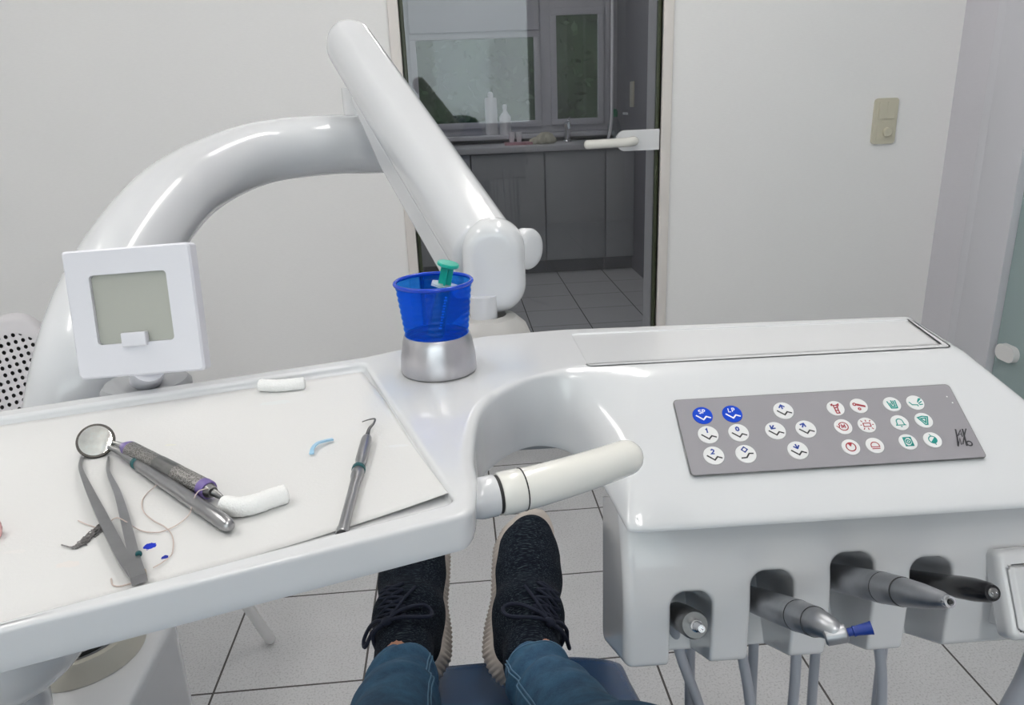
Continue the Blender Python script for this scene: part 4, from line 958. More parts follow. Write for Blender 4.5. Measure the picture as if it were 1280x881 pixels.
# scaler with thick knurled grip
sA, sB = tp(157, 559, .0085), tp(264, 614, .0070); sd_ = nrm(sB-sA); LS = np.linalg.norm(sB-sA)
scl = thing('hand_scaler', 'thick knurled steel hand scaler with purple bands leaning across the mirror handle', 'scaler', tp(210, 585))
R1 = .0056
MB().add(*lathe_at([(R1*.85, .006), (R1, .0075), (R1, LS-.008), (R1*.9, LS-.0065)], sA, sd_, 30)).build('grip', 'knurl', scl, angle=40)
MB().add(*lathe_at([(R1*1.02, LS*.42), (R1*1.03, LS*.425), (R1*1.03, LS*.63), (R1*1.02, LS*.635)], sA, sd_, 30, caps=False)).build('grip_sleeve', 'steel_dark', scl, angle=40)
MB().add(*lathe_at([(R1*.45, -.003), (R1*.75, .001), (R1*.98, .005), (R1*1.0, .0075)], sA, sd_, 30)).build('grip_band', 'purple', scl, angle=40)
MB().add(*lathe_at([(R1*1.02, LS-.008), (R1*1.03, LS-.0075), (R1*1.0, LS-.003), (R1*.9, LS-.002)], sA, sd_, 30)).build('grip_band', 'purple', scl, angle=40)
MB().add(*lathe_at([(R1*.8, LS-.0025), (R1*.62, LS+.001), (R1*.55, LS+.002)], sA, sd_, 24)).add(*sweep([sB+sd_*.0015, tp(270, 617, .006), tp(279, 623, .0045)], [.0024, .0022, .0013], 12)).build('working_tip', 'steel_dark', scl, angle=40)
MB().add(*sweep([sA-sd_*.002, tp(148, 555, .008), tp(141, 553, .0075)], [.0022, .0018, .0012], 12)).build('working_tip', 'steel', scl, angle=40)
# tweezers
tw = thing('tweezers', 'open steel tweezers with bent tips, nearest the tray front edge', 'tweezers', tp(155, 660))
def strip(pix, hs, wd, th):
    P = catmull(axpath(pix, hs), 6); W = np.interp(np.linspace(0, 1, len(P)), np.linspace(0, 1, len(wd)), wd)
    tg = np.gradient(P, axis=0); tg /= np.linalg.norm(tg, axis=1)[:, None]; mb = MB(); v = []
    for i in range(len(P)):
        s = nrm(np.cross(tg[i], [0, 0, 1])); u = np.cross(s, tg[i])
        for a, c in ((-1, -1), (1, -1), (1, 1), (-1, 1)): v.append(P[i]+s*a*W[i]/2+u*c*th/2)
    f = [[i*4+k_, i*4+(k_+1) % 4, i*4+4+(k_+1) % 4, i*4+4+k_] for i in range(len(P)-1) for k_ in range(4)]
    f += [[3, 2, 1, 0], [len(v)-4, len(v)-3, len(v)-2, len(v)-1]]; return mb.add(v, f)
strip([(102.5, 571), (101, 586), (112, 613), (125, 640), (143, 676), (157, 702), (171, 722)], [.0012, .006, .006, .0055, .005, .0045, .004], [.0010, .0022, .0040, .0052, .0058, .0060, .0060], .0022).build('arm', 'steel', tw, smooth=False)
strip([(136, 572), (135.5, 590), (146, 614), (154, 640), (162, 672), (169, 700), (175, 719)], [.0012, .004, .004, .004, .004, .004, .004], [.0010, .0020, .0036, .0046, .0050, .0052, .0054], .0022).build('arm', 'steel', tw, smooth=False)
e_ = strip([(168, 709), (174, 724)], [.0042, .0042], [.0072, .0070], .0044); e_.build('joint_cap', 'steel', tw, smooth=False)
MB().add(*xform(box((-.0012, -.002, -.0016), (.0012, .002, .0016), .0005), frame_from(tp(178.5, 717, .004), x=tp(176, 712)-tp(178, 720), y=(0, 0, 1)))).build('end_pin', 'gold', tw, angle=30)
MB().add(*lathe_at([(.0012, 0), (.0016, .0004), (.0016, .0016), (.0012, .002)], tp(173, 691, .0052), tp(173, 698, 0)-tp(171, 690, 0), 18)).build('marker_ring', 'teal_rubber', tw, angle=40)
# hooked probe
pr = thing('dental_probe', 'slim steel probe with hooked tip and dark teal ring, alone on the tray liner', 'dental probe', tp(445, 590))
pA, pB = tp(459, 546, .0042), tp(428, 664, .0038); pd = nrm(pB-pA); LP = np.linalg.norm(pB-pA)
hk = catmull([tp(453, 527, .001), tp(461, 524.5, .004), tp(468.5, 523.5, .007), tp(467, 529, .0075), tp(462, 535, .006), tp(460, 541, .0048), pA], 7)
MB().add(*sweep(hk, np.interp(np.linspace(0, 1, len(hk)), [0, .5, 1], [.0004, .0008, .0017]), 12)).build('hook', 'steel_dark', pr)
MB().add(*lathe_at([(.0014, -.001), (.0032, .002), (.0036, .006), (.0036, .035), (.0026, .040), (.0026, .045)], pA, pd, 26)).build('grip', 'steel', pr, angle=40)
MB().add(*lathe_at([(.0034, 0), (.0042, .0006), (.0042, .003), (.0034, .0036)], pA+pd*.0445, pd, 24)).build('marker_ring', 'teal_rubber', pr, angle=40)
MB().add(*lathe_at([(.0030, .0478), (.0038, .049), (.0037, .056), (.0030, .06), (.0029, LP-.002), (.0034, LP-.0018), (.0034, LP+.002), (.0028, LP+.0026), (.0028, LP+.0012), (.001, LP+.0012)], pA, pd, 26)).build('handle', 'steel', pr, angle=40)
# cotton rolls
def roll(name, pix, rad, lab, mat='cotton', group='cotton rolls'):
    P = catmull([tp(a, b_, rad*.95) for a, b_ in pix], 8); pth, rr = round_ends(P, rad, 5); k_ = len(P); pth[:4] = P[0]+(pth[:4]-P[0])*.35; pth[-4:] = P[-1]+(pth[-4:]-P[-1])*.35
    rr = np.array(rr); v, f = sweep(pth, rr, 26)
    v = np.array(v); v += rng.normal(size=v.shape)*.00012
    v[:, 2] = np.maximum(v[:, 2], PZ+.0003)
    o = MB().add(v, f).build(name, mat, angle=60); tag(o, lab, 'cotton roll', group)
roll('cotton_roll', [(326, 481.5), (350, 482), (379, 479)], .0050, 'straight white cotton roll at the back edge of the tray liner')
roll('cotton_roll', [(281, 631), (298, 633.5), (318, 630), (338, 623), (356, 617.5)], .0056, 'bent white cotton roll beside the purple banded scaler tip')
roll('cotton_roll', [(-56, 672), (-30, 666), (-3, 660)], .0052, 'pink stained cotton roll at the edge of the frame', 'pink_cotton')
# bent strip of pale blue plastic
bs = strip([(389.5, 567), (391, 560), (397, 554), (406, 551), (416, 549)], [.0016, .0026, .003, .0025, .0018], [.0030, .0022, .0022, .0022, .0026], .0012)
tag(bs.build('plastic_strip', 'blue_clear', angle=50), 'short bent strip of pale blue plastic on the tray liner', 'plastic strip')
# thread and tuft
th1 = catmull([tp(*q) + np.array([0, 0, h]) for q, h in (((262, 617), .008), ((247, 612), .009), ((230, 606), .0118), ((216, 604.5), .0112), ((206, 606), .0085), ((197, 611), .003), ((184, 618), .0008), ((178, 628), .0008), ((180, 641), .0008), ((192, 652), .0008), ((206, 660), .001), ((214, 668), .0008), ((217, 679), .0008), ((215, 694), .0008), ((204, 704), .0008), ((192, 711), .0008))], 7)
th2 = catmull([tp(*q) + np.array([0, 0, h]) for q, h in (((264, 631), .0108), ((252, 636), .0112), ((244, 642), .0075), ((238, 648), .003), ((224, 656), .0008), ((208, 664), .0008), ((195, 667), .0008), ((175, 664), .0008), ((150, 662), .0075), ((130, 661), .0008), ((112, 658), .0008), ((98, 652), .0008))], 7)
tag(MB().add(*sweep(th1, .00032, 6)).add(*sweep(th2, .00032, 6)).build('suture_thread', 'thread'), 'fine brownish thread looped over the mirror handle', 'thread')
tag(MB().add(*sweep(catmull([tp(139, 723, .0008), tp(141, 731, .0008), tp(150, 732.5, .0008), tp(164, 729, .0008)], 6), .00035, 6)).build('loose_thread', 'thread'), 'short curled pale thread at the tweezers end', 'thread')
mb = MB(); tfp = catmull([tp(*q, .0012) for q in ((77, 681), (90, 684), (100, 681), (112, 671), (127, 659))], 6)
for k in range(26):
    o_ = rng.normal(size=(len(tfp), 3))*np.array([.0006, .0006, .0005]); wv = np.clip(np.linspace(0, 1, len(tfp))*2.2-.35, 0.05, 1)[:, None]
    q_ = tfp+(rng.normal(size=3)*.0008+o_)*wv; q_[:, 2] = np.maximum(q_[:, 2], PZ+.0003); mb.add(*sweep(q_, .0003, 5))
tag(mb.build('fibre_tuft', 'tuft'), 'thin dark grey twist of fibres beside the tweezers', 'fibre tuft')

# ================================================================ CUP, HOLDER, SYRINGE
hcn = top(549.5, 462)
RB = np.linalg.norm(top(504, 462)-top(596, 462))/2
def vpos(px, py, base):                      # height z on the vertical through base whose image row is py
    lo, hi = 0., .3
    for _ in range(40):
        m_ = (lo+hi)/2
        if proj(base+np.array([0, 0, m_]))[1] > py: lo = m_
        else: hi = m_
    return lo
hh = vpos(548, 416, hcn)
ho = MB().add(*lathe_at([(RB*.9, 0), (RB*.99, .0008), (RB, .003), (RB*.985, hh*.4), (RB*.92, hh*.8), (RB*.87, hh*.97), (RB*.85, hh), (RB*.80, hh), (RB*.79, hh*.5), (RB*.3, hh*.45)], hcn+np.array([0, 0, .0003]), (0, 0, 1), 56)).build('cup_holder', 'alu', angle=30)
tag(ho, 'round brushed metal holder under the blue cup', 'cup holder')
ch = vpos(545, 352, hcn); RR = .0315
dd = (hcn-CAM)@_fw
RR = 49.5/FPX*((hcn+np.array([0, 0, ch])-CAM)@_fw)
rb_ = RB*.77
cup = thing('drinking_cup', 'translucent blue plastic cup standing in the metal holder', 'cup', hcn+np.array([0, 0, hh*.5]))
zt = ch; zb = hh*.52
pf = [(.001, zb), (rb_*.92, zb), (rb_*.97, zb+.002)]
for t in np.linspace(.05, .97, 80): pf.append((rb_+(RR*.965-rb_)*t+.00035*math.sin(t*75), zb+(zt-zb)*t))
inner = [(r-.0007, z) for r, z in pf[2:]][::-1]
MB().add(*lathe_at(pf+[(RR*.965, zt-.0006)]+inner+[(rb_*.9, zb+.0014), (.001, zb+.0014)], hcn, (0, 0, 1), 64, caps=False)).build('body', 'cup', cup, angle=60)
tor = [(RR*.97+.0016*math.cos(a), zt+.0016*math.sin(a)) for a in np.linspace(0, 2*math.pi, 11)]
MB().add(*lathe_at(tor, hcn, (0, 0, 1), 64, caps=False)).build('rim', 'cup_rim', cup, angle=80)
MB().add(*lathe_at([(.0005, zb+.0016), (rb_*.9, zb+.0016), (rb_*.98, zb+.006), (.0005, zb+.006)], hcn, (0, 0, 1), 40, caps=False)).build('cup_contents', 'cup', cup, angle=40)
# syringe leaning in the cup
sb_ = hcn+np.array([-.004, -.004, zb+.0035]); sdp = (hcn-CAM)@_fw
stp_ = atd(560, 331, ((hcn+np.array([0, 0, ch+.02]))-CAM)@_fw-.005)
sx = nrm(stp_-sb_); LSy = np.linalg.norm(stp_-sb_)
sy = thing('syringe', 'clear syringe with green plunger leaning in the blue cup', 'syringe', sb_)
MB().add(*lathe_at([(.0012, 0), (.0012, .008), (.0068, .0095), (.0072, .011), (.0072, LSy-.017), (.0066, LSy-.017), (.0066, .012), (.0012, .010)], sb_, sx, 28, caps=False)).build('barrel', 'syringe_barrel', sy, angle=40)
hxp = [(.0115*math.cos(math.radians(60*k+30)), .0095*math.sin(math.radians(60*k+30))) for k in range(6)]
SM = frame_from(sb_+sx*(LSy-.0175), z=sx, x=_rt)
MB().add(*xform(prism(hxp, 0, .0018), SM)).build('finger_flange', 'hazy', sy, angle=30)
mb = MB(); SM2 = frame_from(sb_, z=sx, x=_rt)
for bx in (box((-.005, -.0008, .014), (.005, .0008, LSy-.001)), box((-.0008, -.005, .014), (.0008, .005, LSy-.001))): mb.add(*xform(bx, SM2))
mb.add(*lathe_at([(.0064, .012), (.0064, .015)], sb_, sx, 24)); mb.add(*lathe_at([(.0080, LSy-.001), (.0086, LSy-.0005), (.0086, LSy+.0012), (.0080, LSy+.0018)], sb_, sx, 36))
mb.build('plunger', 'green_plastic', sy, angle=35)
mb = MB(); fd = nrm((CAM-stp_)-sx*((CAM-stp_)@sx)); fs = np.cross(sx, fd); a_ = nrm(fd+_rt*.45); b2 = np.cross(sx, a_)
for k in range(12):
    c = sb_+sx*(.02+k*(LSy-.045)/11)+a_*.00735; w2 = .0018 if k % 2 else .0026
    mb.add([tuple(c+b2*x_*w2*.5+sx*y_*.0008) for x_, y_ in ((-1, -1), (1, -1), (1, 1), (-1, 1))], [[0, 1, 2, 3]])
mb.build('scale_mark', 'ink_white', sy, smooth=False)

# ================================================================ HAND PIECES IN THE HOLDER
def aim(tip, i, lo=.02, hi=.16):
    """tip pixel -> base point inside slot i and unit axis, both along the holder's axis"""
    best = None
    for L in np.linspace(lo, hi, 57):
        P = face_pt(*tip, a=L); B = P-AX*L; q_ = B-Q0
        e = abs(q_@EU-(slots[i][0]-slots[i][1]*.06))
        if best is None or e < best[0]: best = (e, L, P)
    return best[1], best[2]
def hose(name_parent, p, d0, sway, zmin, mat='hose', r=.0046, end=None):
    p = np.array(p); pts = [p, p+d0*.02, p+d0*.03+np.array([sway[0]*.2, sway[1]*.2, -.05]), p+np.array([sway[0]*.6, sway[1]*.6, -.16]), np.array([p[0]+sway[0], p[1]+sway[1], zmin])]
    e = p+np.array([.03, .06, -.02]) if end is None else np.array(end)
    pts += [np.array([(p[0]+sway[0]+e[0])/2+.01, (p[1]+sway[1]+e[1])/2, zmin-.035]), np.array([e[0]+.012, e[1], zmin+.02]), np.array([e[0]+.006, e[1], (e[2]+zmin)/2]), e]
    return MB().add(*sweep(catmull(pts, 8), r, 14)).build('hose', mat, name_parent)
def holder_pt(px, py, a): return face_pt(px, py, a)
def hpiece(name, lab, i, tip, prof, parts, hoff=(0, 0), axis=None):
    L, P = aim(tip, i); B = P-AX*L
    t = thing(name, lab, 'handpiece', B-AX*.05, 'handpieces in the console holder')
    return t, P, B, L
def under(px, py, a=-.09): return face_pt(px, py, a)
# straight silver handpiece
t, P, B, L = hpiece('straight_handpiece', 'long straight silver handpiece with narrow tip, third from the block\'s left end', 2, (1187, 752), None, None)
ax1 = AX; R_ = .0108
MB().add(*lathe_at([(R_*.9, -L-.055), (R_*.98, -L-.04), (R_, -L*.66), (R_*.985, -L*.655)], P, AX, 36)).build('sleeve', 'steel_satin', t, angle=30)
MB().add(*lathe_at([(R_*.97, -L*.655), (R_*.99, -L*.65), (R_*.9, -L*.45), (R_*.87, -L*.44)], P, AX, 36)).build('collar', 'steel_satin', t, angle=30)
MB().add(*lathe_at([(R_*.84, -L*.44), (R_*.86, -L*.43), (R_*.72, -L*.25), (R_*.50, -L*.08), (R_*.34, -.002), (R_*.3, 0), (R_*.16, 0), (R_*.15, -.004)], P, AX, 36)).build('nose', 'steel_satin', t, angle=40)
for z_ in (-L*.655, -L*.44): MB().add(*lathe_at([(R_*.9, z_-.0004), (R_*(1.0 if z_ < -L*.5 else .89), z_-.0003), (R_*(1.0 if z_ < -L*.5 else .89), z_+.0003), (R_*.85, z_+.0004)], P, AX, 36)).build('joint_line', 'black_seal', t, angle=30)
MB().add(*lathe_at([(R_*.13, -.003), (R_*.13, .0012)], P, AX, 16)).build('bore', 'black_seal', t, angle=30)
MB().add(*lathe_at([(R_*.31, -.004), (R_*.36, -.0022), (R_*.33, .0008), (R_*.2, .001), (R_*.18, -.002)], P, AX, 24)).build('chuck', 'steel_bright', t, angle=40)
hose(t, P-AX*(L+.054), -AX, (-.01, .03), .45)
# black handpiece
t, P, B, L = hpiece('black_handpiece', 'glossy black handpiece, shortest reach from the rightmost slot', 3, (1241, 741), None, None)
R_ = .0078
MB().add(*lathe_at([(R_*.85, -L-.05), (R_*.95, -L*.8), (R_*1.03, -L*.55), (R_*1.02, -L*.3), (R_*.94, -.012), (R_*.84, -.004), (R_*.68, 0), (R_*.4, .0004)], P, AX, 36)).build('body', 'black', t, angle=45)
MB().add(*lathe_at([(R_*.44, -.001), (R_*.44, .0008), (R_*.36, .0012)], P, AX, 20)).build('tip_ring', 'steel_dark', t, angle=40)
for q_ in (-.0014, .0014): MB().add(*lathe_at([(.0007, 0), (.0007, .002), (.0004, .0024)], P+EU*q_, AX, 10)).build('contact_pin', 'steel_bright', t, angle=40)
hose(t, P-AX*(L+.049), -AX, (.02, .03), .44)
# contra-angle with blue polishing cup
t, P, B, L = hpiece('contra_angle_handpiece', 'angled silver handpiece holding a dark blue rubber polishing cup', 1, (1030, 781), None, None)
R_ = .0108; P0 = P
MB().add(*lathe_at([(R_*.92, -L-.055), (R_*.98, -L-.03), (R_, -L*.5), (R_*.985, -L*.49)], P, AX, 36)).build('sleeve', 'steel_satin', t, angle=30)
MB().add(*lathe_at([(R_*.96, -L*.49), (R_*.98, -L*.48), (R_*.9, -L*.17), (R_*.87, -L*.16)], P, AX, 36)).build('collar', 'steel_satin', t, angle=30)
hd_ = face_pt(1048, 792, L+.006); nb = catmull([P-AX*L*.17, P-AX*.002, P+(hd_-P)*.5+AX*.0015, hd_], 6)
MB().add(*sweep(nb, np.linspace(R_*.88, R_*.52, len(nb)), 28)).build('neck', 'steel_satin', t, angle=40)
for z_, q_ in ((-L*.49, 1.0), (-L*.165, .91)): MB().add(*lathe_at([(R_*.8, z_-.0004), (R_*q_, z_-.0003), (R_*q_, z_+.0003), (R_*.8, z_+.0004)], P, AX, 36)).build('joint_line', 'black_seal', t, angle=30)
cup_p = face_pt(1074, 787, L+.010); cd = nrm(cup_p-hd_)
MB().add(*lathe_at([(.0045, -.009), (.0056, -.008), (.0058, .003), (.005, .0045), (.003, .005)], hd_+AX*.001, cd, 28)).build('head', 'steel_satin', t, angle=35)
MB().add(*lathe_at([(.0026, .004), (.0026, .008), (.0034, .0085), (.0030, .010), (.0038, .018), (.0042, .0195), (.003, .0195), (.002, .016)], hd_+AX*.001, cd, 24)).build('polishing_cup', 'blue_rubber', t, angle=35)
hose(t, P-AX*(L+.054), -AX, (.03, .03), .44)
# empty motor coupling
t, P, B, L = hpiece('motor_coupling', 'bare stepped steel motor coupling in the leftmost slot', 0, (877, 786), None, None)
L = max(L, .02)
MB().add(*lathe_at([(.0098, -L-.05), (.0105, -L-.03), (.0105, -L*.45-.012), (.0092, -L*.45-.008)], P, AX, 32)).build('motor_body', 'steel_dark', t, angle=35)
MB().add(*lathe_at([(.0100, -.028), (.0104, -.0255), (.0098, -.024), (.0068, -.023), (.0072, -.0205), (.0076, -.020), (.0076, -.018), (.0052, -.0175)], P, AX, 30)).build('stepped_ring', 'steel', t, angle=35)
MB().add(*lathe_at([(.0044, -.018), (.0044, -.012), (.0036, -.0115), (.0036, -.008), (.0030, -.007), (.0030, -.001), (.0025, 0), (.0012, 0), (.0011, -.003)], P, AX, 24)).build('drive_nose', 'steel_bright', t, angle=35)
hose(t, P-AX*(L+.049), -AX, (.065, .02), .46)
# hose of the side holder
h0_ = Q0+EU*(ua+.036)+AX*.0+BX*(bb+.012)
t = thing('suction_hose', 'thick pale hose hanging from the side holder at the right end of the block', 'hose', h0_+np.array([0, 0, -.3]))
MB().add(*sweep(catmull([h0_+AX*.0, h0_+np.array([-.004, 0, -.05]), h0_+np.array([-.012, .01, -.14]), h0_+np.array([-.012, .03, -.4]), np.array([h0_[0], h0_[1]+.06, .10]), np.array([h0_[0]+.04, h0_[1]+.14, .0102]), np.array([h0_[0]+.14, h0_[1]+.3, .0102])], 8), .0095, 18)).build('tube', 'hose', t)

# ================================================================ FLOOR UNIT, BOWL
bz = T0[2]-.0195
fu_ = thing('floor_unit', 'white floor standing dental unit with beige swivel ring under the curved tube', 'dental unit', (T0[0], T0[1], 0))
q1 = atz(205, 800, bz); q2 = atz(150, 783, bz)
ux1 = q1[0]; uy1 = q2[1]+.05
v, f = prism([tuple(p) for p in rrect(.26, .24, .045, 8, ux1-.13, T0[1]-.045)], 0, bz)
mb = MB(); n = len(v)//2
o_ = np.array(v[:n])[:, :2]; c_ = o_.mean(0); L = [(0, 1.0), (bz-.012, 1.0)]+[(bz-.012+.012*math.sin(a), 1-.05*(1-math.cos(a))) for a in np.linspace(.2, math.pi/2, 5)]
vv = []; 
for z, s in L: vv += [tuple(c_+(p-c_)*s)+(z,) for p in o_]
ff = [[i*n+k_, i*n+(k_+1) % n, (i+1)*n+(k_+1) % n, (i+1)*n+k_] for i in range(len(L)-1) for k_ in range(n)]+[list(range(n))[::-1], [(len(L)-1)*n+k_ for k_ in range(n)]]
mb.add(vv, ff).build('housing', 'white_arm', fu_, angle=50)
MB().add(*lathe_at([(.0595, 0), (.059, .003), (.0545, .019), (.0525, .0225), (.0475, .0235), (.0475, .008)], (T0[0], T0[1], bz+.0005), (0, 0, 1), 56)).build('swivel_ring', 'beige_plastic', fu_, angle=35)
bc = atd(-30, 765, .60); br = .090
bw = thing('spittoon_bowl', 'glossy white spittoon bowl in the lower left corner under the tray', 'spittoon', bc-np.array([0, 0, br*.8]))
pf = [(.02, -br*.86), (.03, -br*.85)]+[(br*math.cos(a), br*.86*math.sin(a)) for a in np.linspace(-1.2, 0, 14)]+[(br*1.0, .012), (br*.97, .015), (br*.94, .012)]+[(br*.93*math.cos(a), br*.8*math.sin(a)) for a in np.linspace(0, -1.45, 12)]
MB().add(*lathe_at(pf, bc, (0, 0, 1), 64, caps=False)).build('bowl', 'ceramic', bw, angle=40)
MB().add(*sweep(catmull([bc+np.array([0, 0, -br*.80]), bc+np.array([-.01, .0, -br*.8-.08]), np.array([bc[0]-.06, bc[1]+.05, bz-.05]), np.array([ux1-.24, T0[1]-.05, bz-.08])], 6), .035, 24)).build('pedestal', 'ceramic', bw, angle=40)

# ================================================================ PERFORATED CHAIR
fo = atz(340, 803, .0)
bR = atd(60, 388, 1.62)
fc = nrm(np.array([.86, -.5, 0])); bdv = np.array([fc[1], -fc[0], 0])      # facing / along the back towards the viewer
chz = .44
pch = thing('perforated_chair', 'white perforated metal chair at the wall behind the curved tube', 'chair', (bR[0]+bdv[0]*.2+fc[0]*.2, bR[1]+bdv[1]*.2+fc[1]*.2, 0))
bcn = np.array([bR[0], bR[1], 0])+bdv*.195
def perf_sheet(name, w, h, r, fn):
    """rounded sheet, UV in metres from its centre"""
    out = rrect(w, h, r, 10); n = len(out); K = 12; v = [(0, 0)]; uv = []
    for k in range(1, K+1): v += [(a*k/K, b_*k/K) for a, b_ in out]
    f = [[0, 1+i, 1+(i+1) % n] for i in range(n)]+[[1+(k-1)*n+i, 1+k*n+i, 1+k*n+(i+1) % n, 1+(k-1)*n+(i+1) % n] for k in range(1, K) for i in range(n)]
    o = link_mesh(name, [fn(a, b_) for a, b_ in v], f, 'perf', pch)
    ul = o.data.uv_layers.new(name='UVMap')
    for lp_ in o.data.loops: ul.data[lp_.index].uv = v[lp_.vertex_index]
    s = o.modifiers.new('thick', 'SOLIDIFY'); s.thickness = .003; s.offset = 0
    return o
bt_ = bR[2]
bh = .40
perf_sheet('backrest', .41, bh, .055, lambda a, b_: bcn+bdv*a-fc*(.10*(b_+bh/2)/bh*1.0-.03)-fc*(.35*a*a)*-1+np.array([0, 0, bt_-bh/2+b_]))
perf_sheet('seat', .42, .42, .06, lambda a, b_: bcn+bdv*a+fc*(.23+b_)+np.array([0, 0, chz-.10*max(0, b_-.12)**1.0*.6+.03*(a/.21)**2]))
lin = rrect(.39, bh-.025, .05, 8); nl_ = len(lin); fnb = lambda a, b_, k: bcn+bdv*a-fc*(.10*(b_+bh/2)/bh*1.0-.03)+fc*(.35*a*a)-fc*k+np.array([0, 0, bt_-bh/2+b_])
v = [(0, 0)]
for k in range(1, 9): v += [(a*k/8, b_*k/8) for a, b_ in lin]
f = [[0, 1+i, 1+(i+1) % nl_] for i in range(nl_)]+[[1+(k-1)*nl_+i, 1+k*nl_+i, 1+k*nl_+(i+1) % nl_, 1+(k-1)*nl_+(i+1) % nl_] for k in range(1, 8) for i in range(nl_)]
o = link_mesh('back_lining', [fnb(a, b_, .010) for a, b_ in v], f, 'lining', pch); s = o.modifiers.new('thick', 'SOLIDIFY'); s.thickness = .004; s.offset = 0  # dark sheet added so the holes of the backrest look dark
for sa, sb2 in ((-1, 1), (1, 1), (-1, -1), (1, -1)):
    tpo = bcn+bdv*.15*sa+fc*(.23+.14*sb2)+np.array([0, 0, chz-.008])
    ft = np.array([fo[0], fo[1], 0.]) if (sa, sb2) == (-1, 1) else bcn+bdv*.2*sa+fc*(.23+.23*sb2)
    d_ = nrm(tpo-ft); p_, r_ = round_ends([ft+d_*.012+np.array([0, 0, .003]), tpo], .0125, 5)
    MB().add(*sweep(p_, r_, 18)).build('leg', 'painted', pch)
for sa in (-1, 1):
    MB().add(*sweep(catmull([bcn+bdv*.15*sa+fc*.06+np.array([0, 0, chz-.01]), bcn+bdv*.15*sa-fc*.0+np.array([0, 0, chz+.02]), bcn+bdv*.15*sa-fc*.035+np.array([0, 0, chz+.16])], 6), .011, 14)).build('back_support', 'painted', pch)

# ================================================================ PATIENT CHAIR AND PERSON
dch = thing('patient_chair', 'blue upholstered patient chair, its leg rest under the feet', 'dental chair', (0, .1, 0))
def slab(name, path, wds, th, mat='vinyl_blue'):
    """padded cushion along a side profile (y,z), half widths"""
    P = catmull([(0, y, z) for y, z in path], 8); W = np.interp(np.linspace(0, 1, len(P)), np.linspace(0, 1, len(wds)), wds); tg = np.gradient(P, axis=0); tg /= np.linalg.norm(tg, axis=1)[:, None]
    n_ = np.stack([np.zeros(len(P)), -tg[:, 2], tg[:, 1]], 1); n_ *= np.sign(n_[:, 2:3]+1e-9)
    sec = rrect(2, 2, .55, 6); v = []; sc_ = []
    s_all = np.linspace(0, 1, len(P)); ring = len(sec); Ltot = np.linalg.norm(np.diff(P, axis=0), axis=1).sum()
    for i in range(len(P)):
        e = min(s_all[i], 1-s_all[i])*Ltot; g = math.sqrt(max(0.02, 1-(1-min(1, e/.085))**2)); g2 = math.sqrt(max(0.05, 1-(1-min(1, e/.025))**2))
        for a, b_ in sec: v.append(P[i]+np.array([XC+a*W[i]*(.55+.45*g), 0, 0])+n_[i]*(b_*th/2*g2))
    f = [[i*ring+k_, i*ring+(k_+1) % ring, (i+1)*ring+(k_+1) % ring, (i+1)*ring+k_] for i in range(len(P)-1) for k_ in range(ring)]+[list(range(ring))[::-1], [(len(P)-1)*ring+k_ for k_ in range(ring)]]
    MB().add(v, f).build(name, mat, dch, angle=60)
_l, _r = atz(452, 881, .47), atz(792, 881, .47); XC = (_l[0]+_r[0])/2; HWR = (_r[0]-_l[0])/2
slab('leg_rest', [(.865, .455), (.80, .475), (.6, .52), (.38, .555)], [HWR, HWR, HWR+.01, HWR+.03], .06)
slab('seat', [(.40, .55), (.2, .53), (-.1, .51), (-.32, .52)], [.19, .24, .26, .25], .09)
slab('backrest', [(-.30, .54), (-.42, .68), (-.56, .90), (-.68, 1.12)], [.24, .27, .26, .2], .08)
MB().add(*box((-.14, -.3, .30), (.14, .25, .47), .03)).add(*box((-.12, -.2, .02), (.12, .15, .31), .03)).build('lift_column', 'grey_white', dch, angle=40)
MB().add(*box((-.25, -.45, 0), (.25, .35, .045), .018)).build('base_plate', 'grey_white', dch, angle=40)

RK = {}
def solve_len(pa, da, px, py, L):
    best = min(np.linspace(da, da+.4, 400), key=lambda d: abs(np.linalg.norm(atd(px, py, d)-pa)-L)); return atd(px, py, best)
SHL = .248
shoes = []
for side, hpix, hd0, tpix, phi in (('right', (642, 838), .945, (671, 652), 27), ('left', (523, 840), .945, (512, 655), -27)):
    hp_ = atd(*hpix, hd0); tp_ = solve_len(hp_, hd0, *tpix, SHL)
    X = nrm(tp_-hp_); up_ = CAM-(hp_+tp_)/2; up_ = nrm(up_-X*(up_@X)); rg = np.cross(X, up_)
    ph = math.radians(phi); Z = nrm(up_*math.cos(ph)+rg*math.sin(ph)); Y = np.cross(Z, X)
    shoes.append((side, hp_-Z*.035, X, Y, Z))
ank = {'right': atd(668, 843, .885), 'left': atd(504, 842, .885)}
per = thing('person', 'person in blue jeans and dark knit sneakers, legs stretched out below the console', 'person', (0, .1, .6))
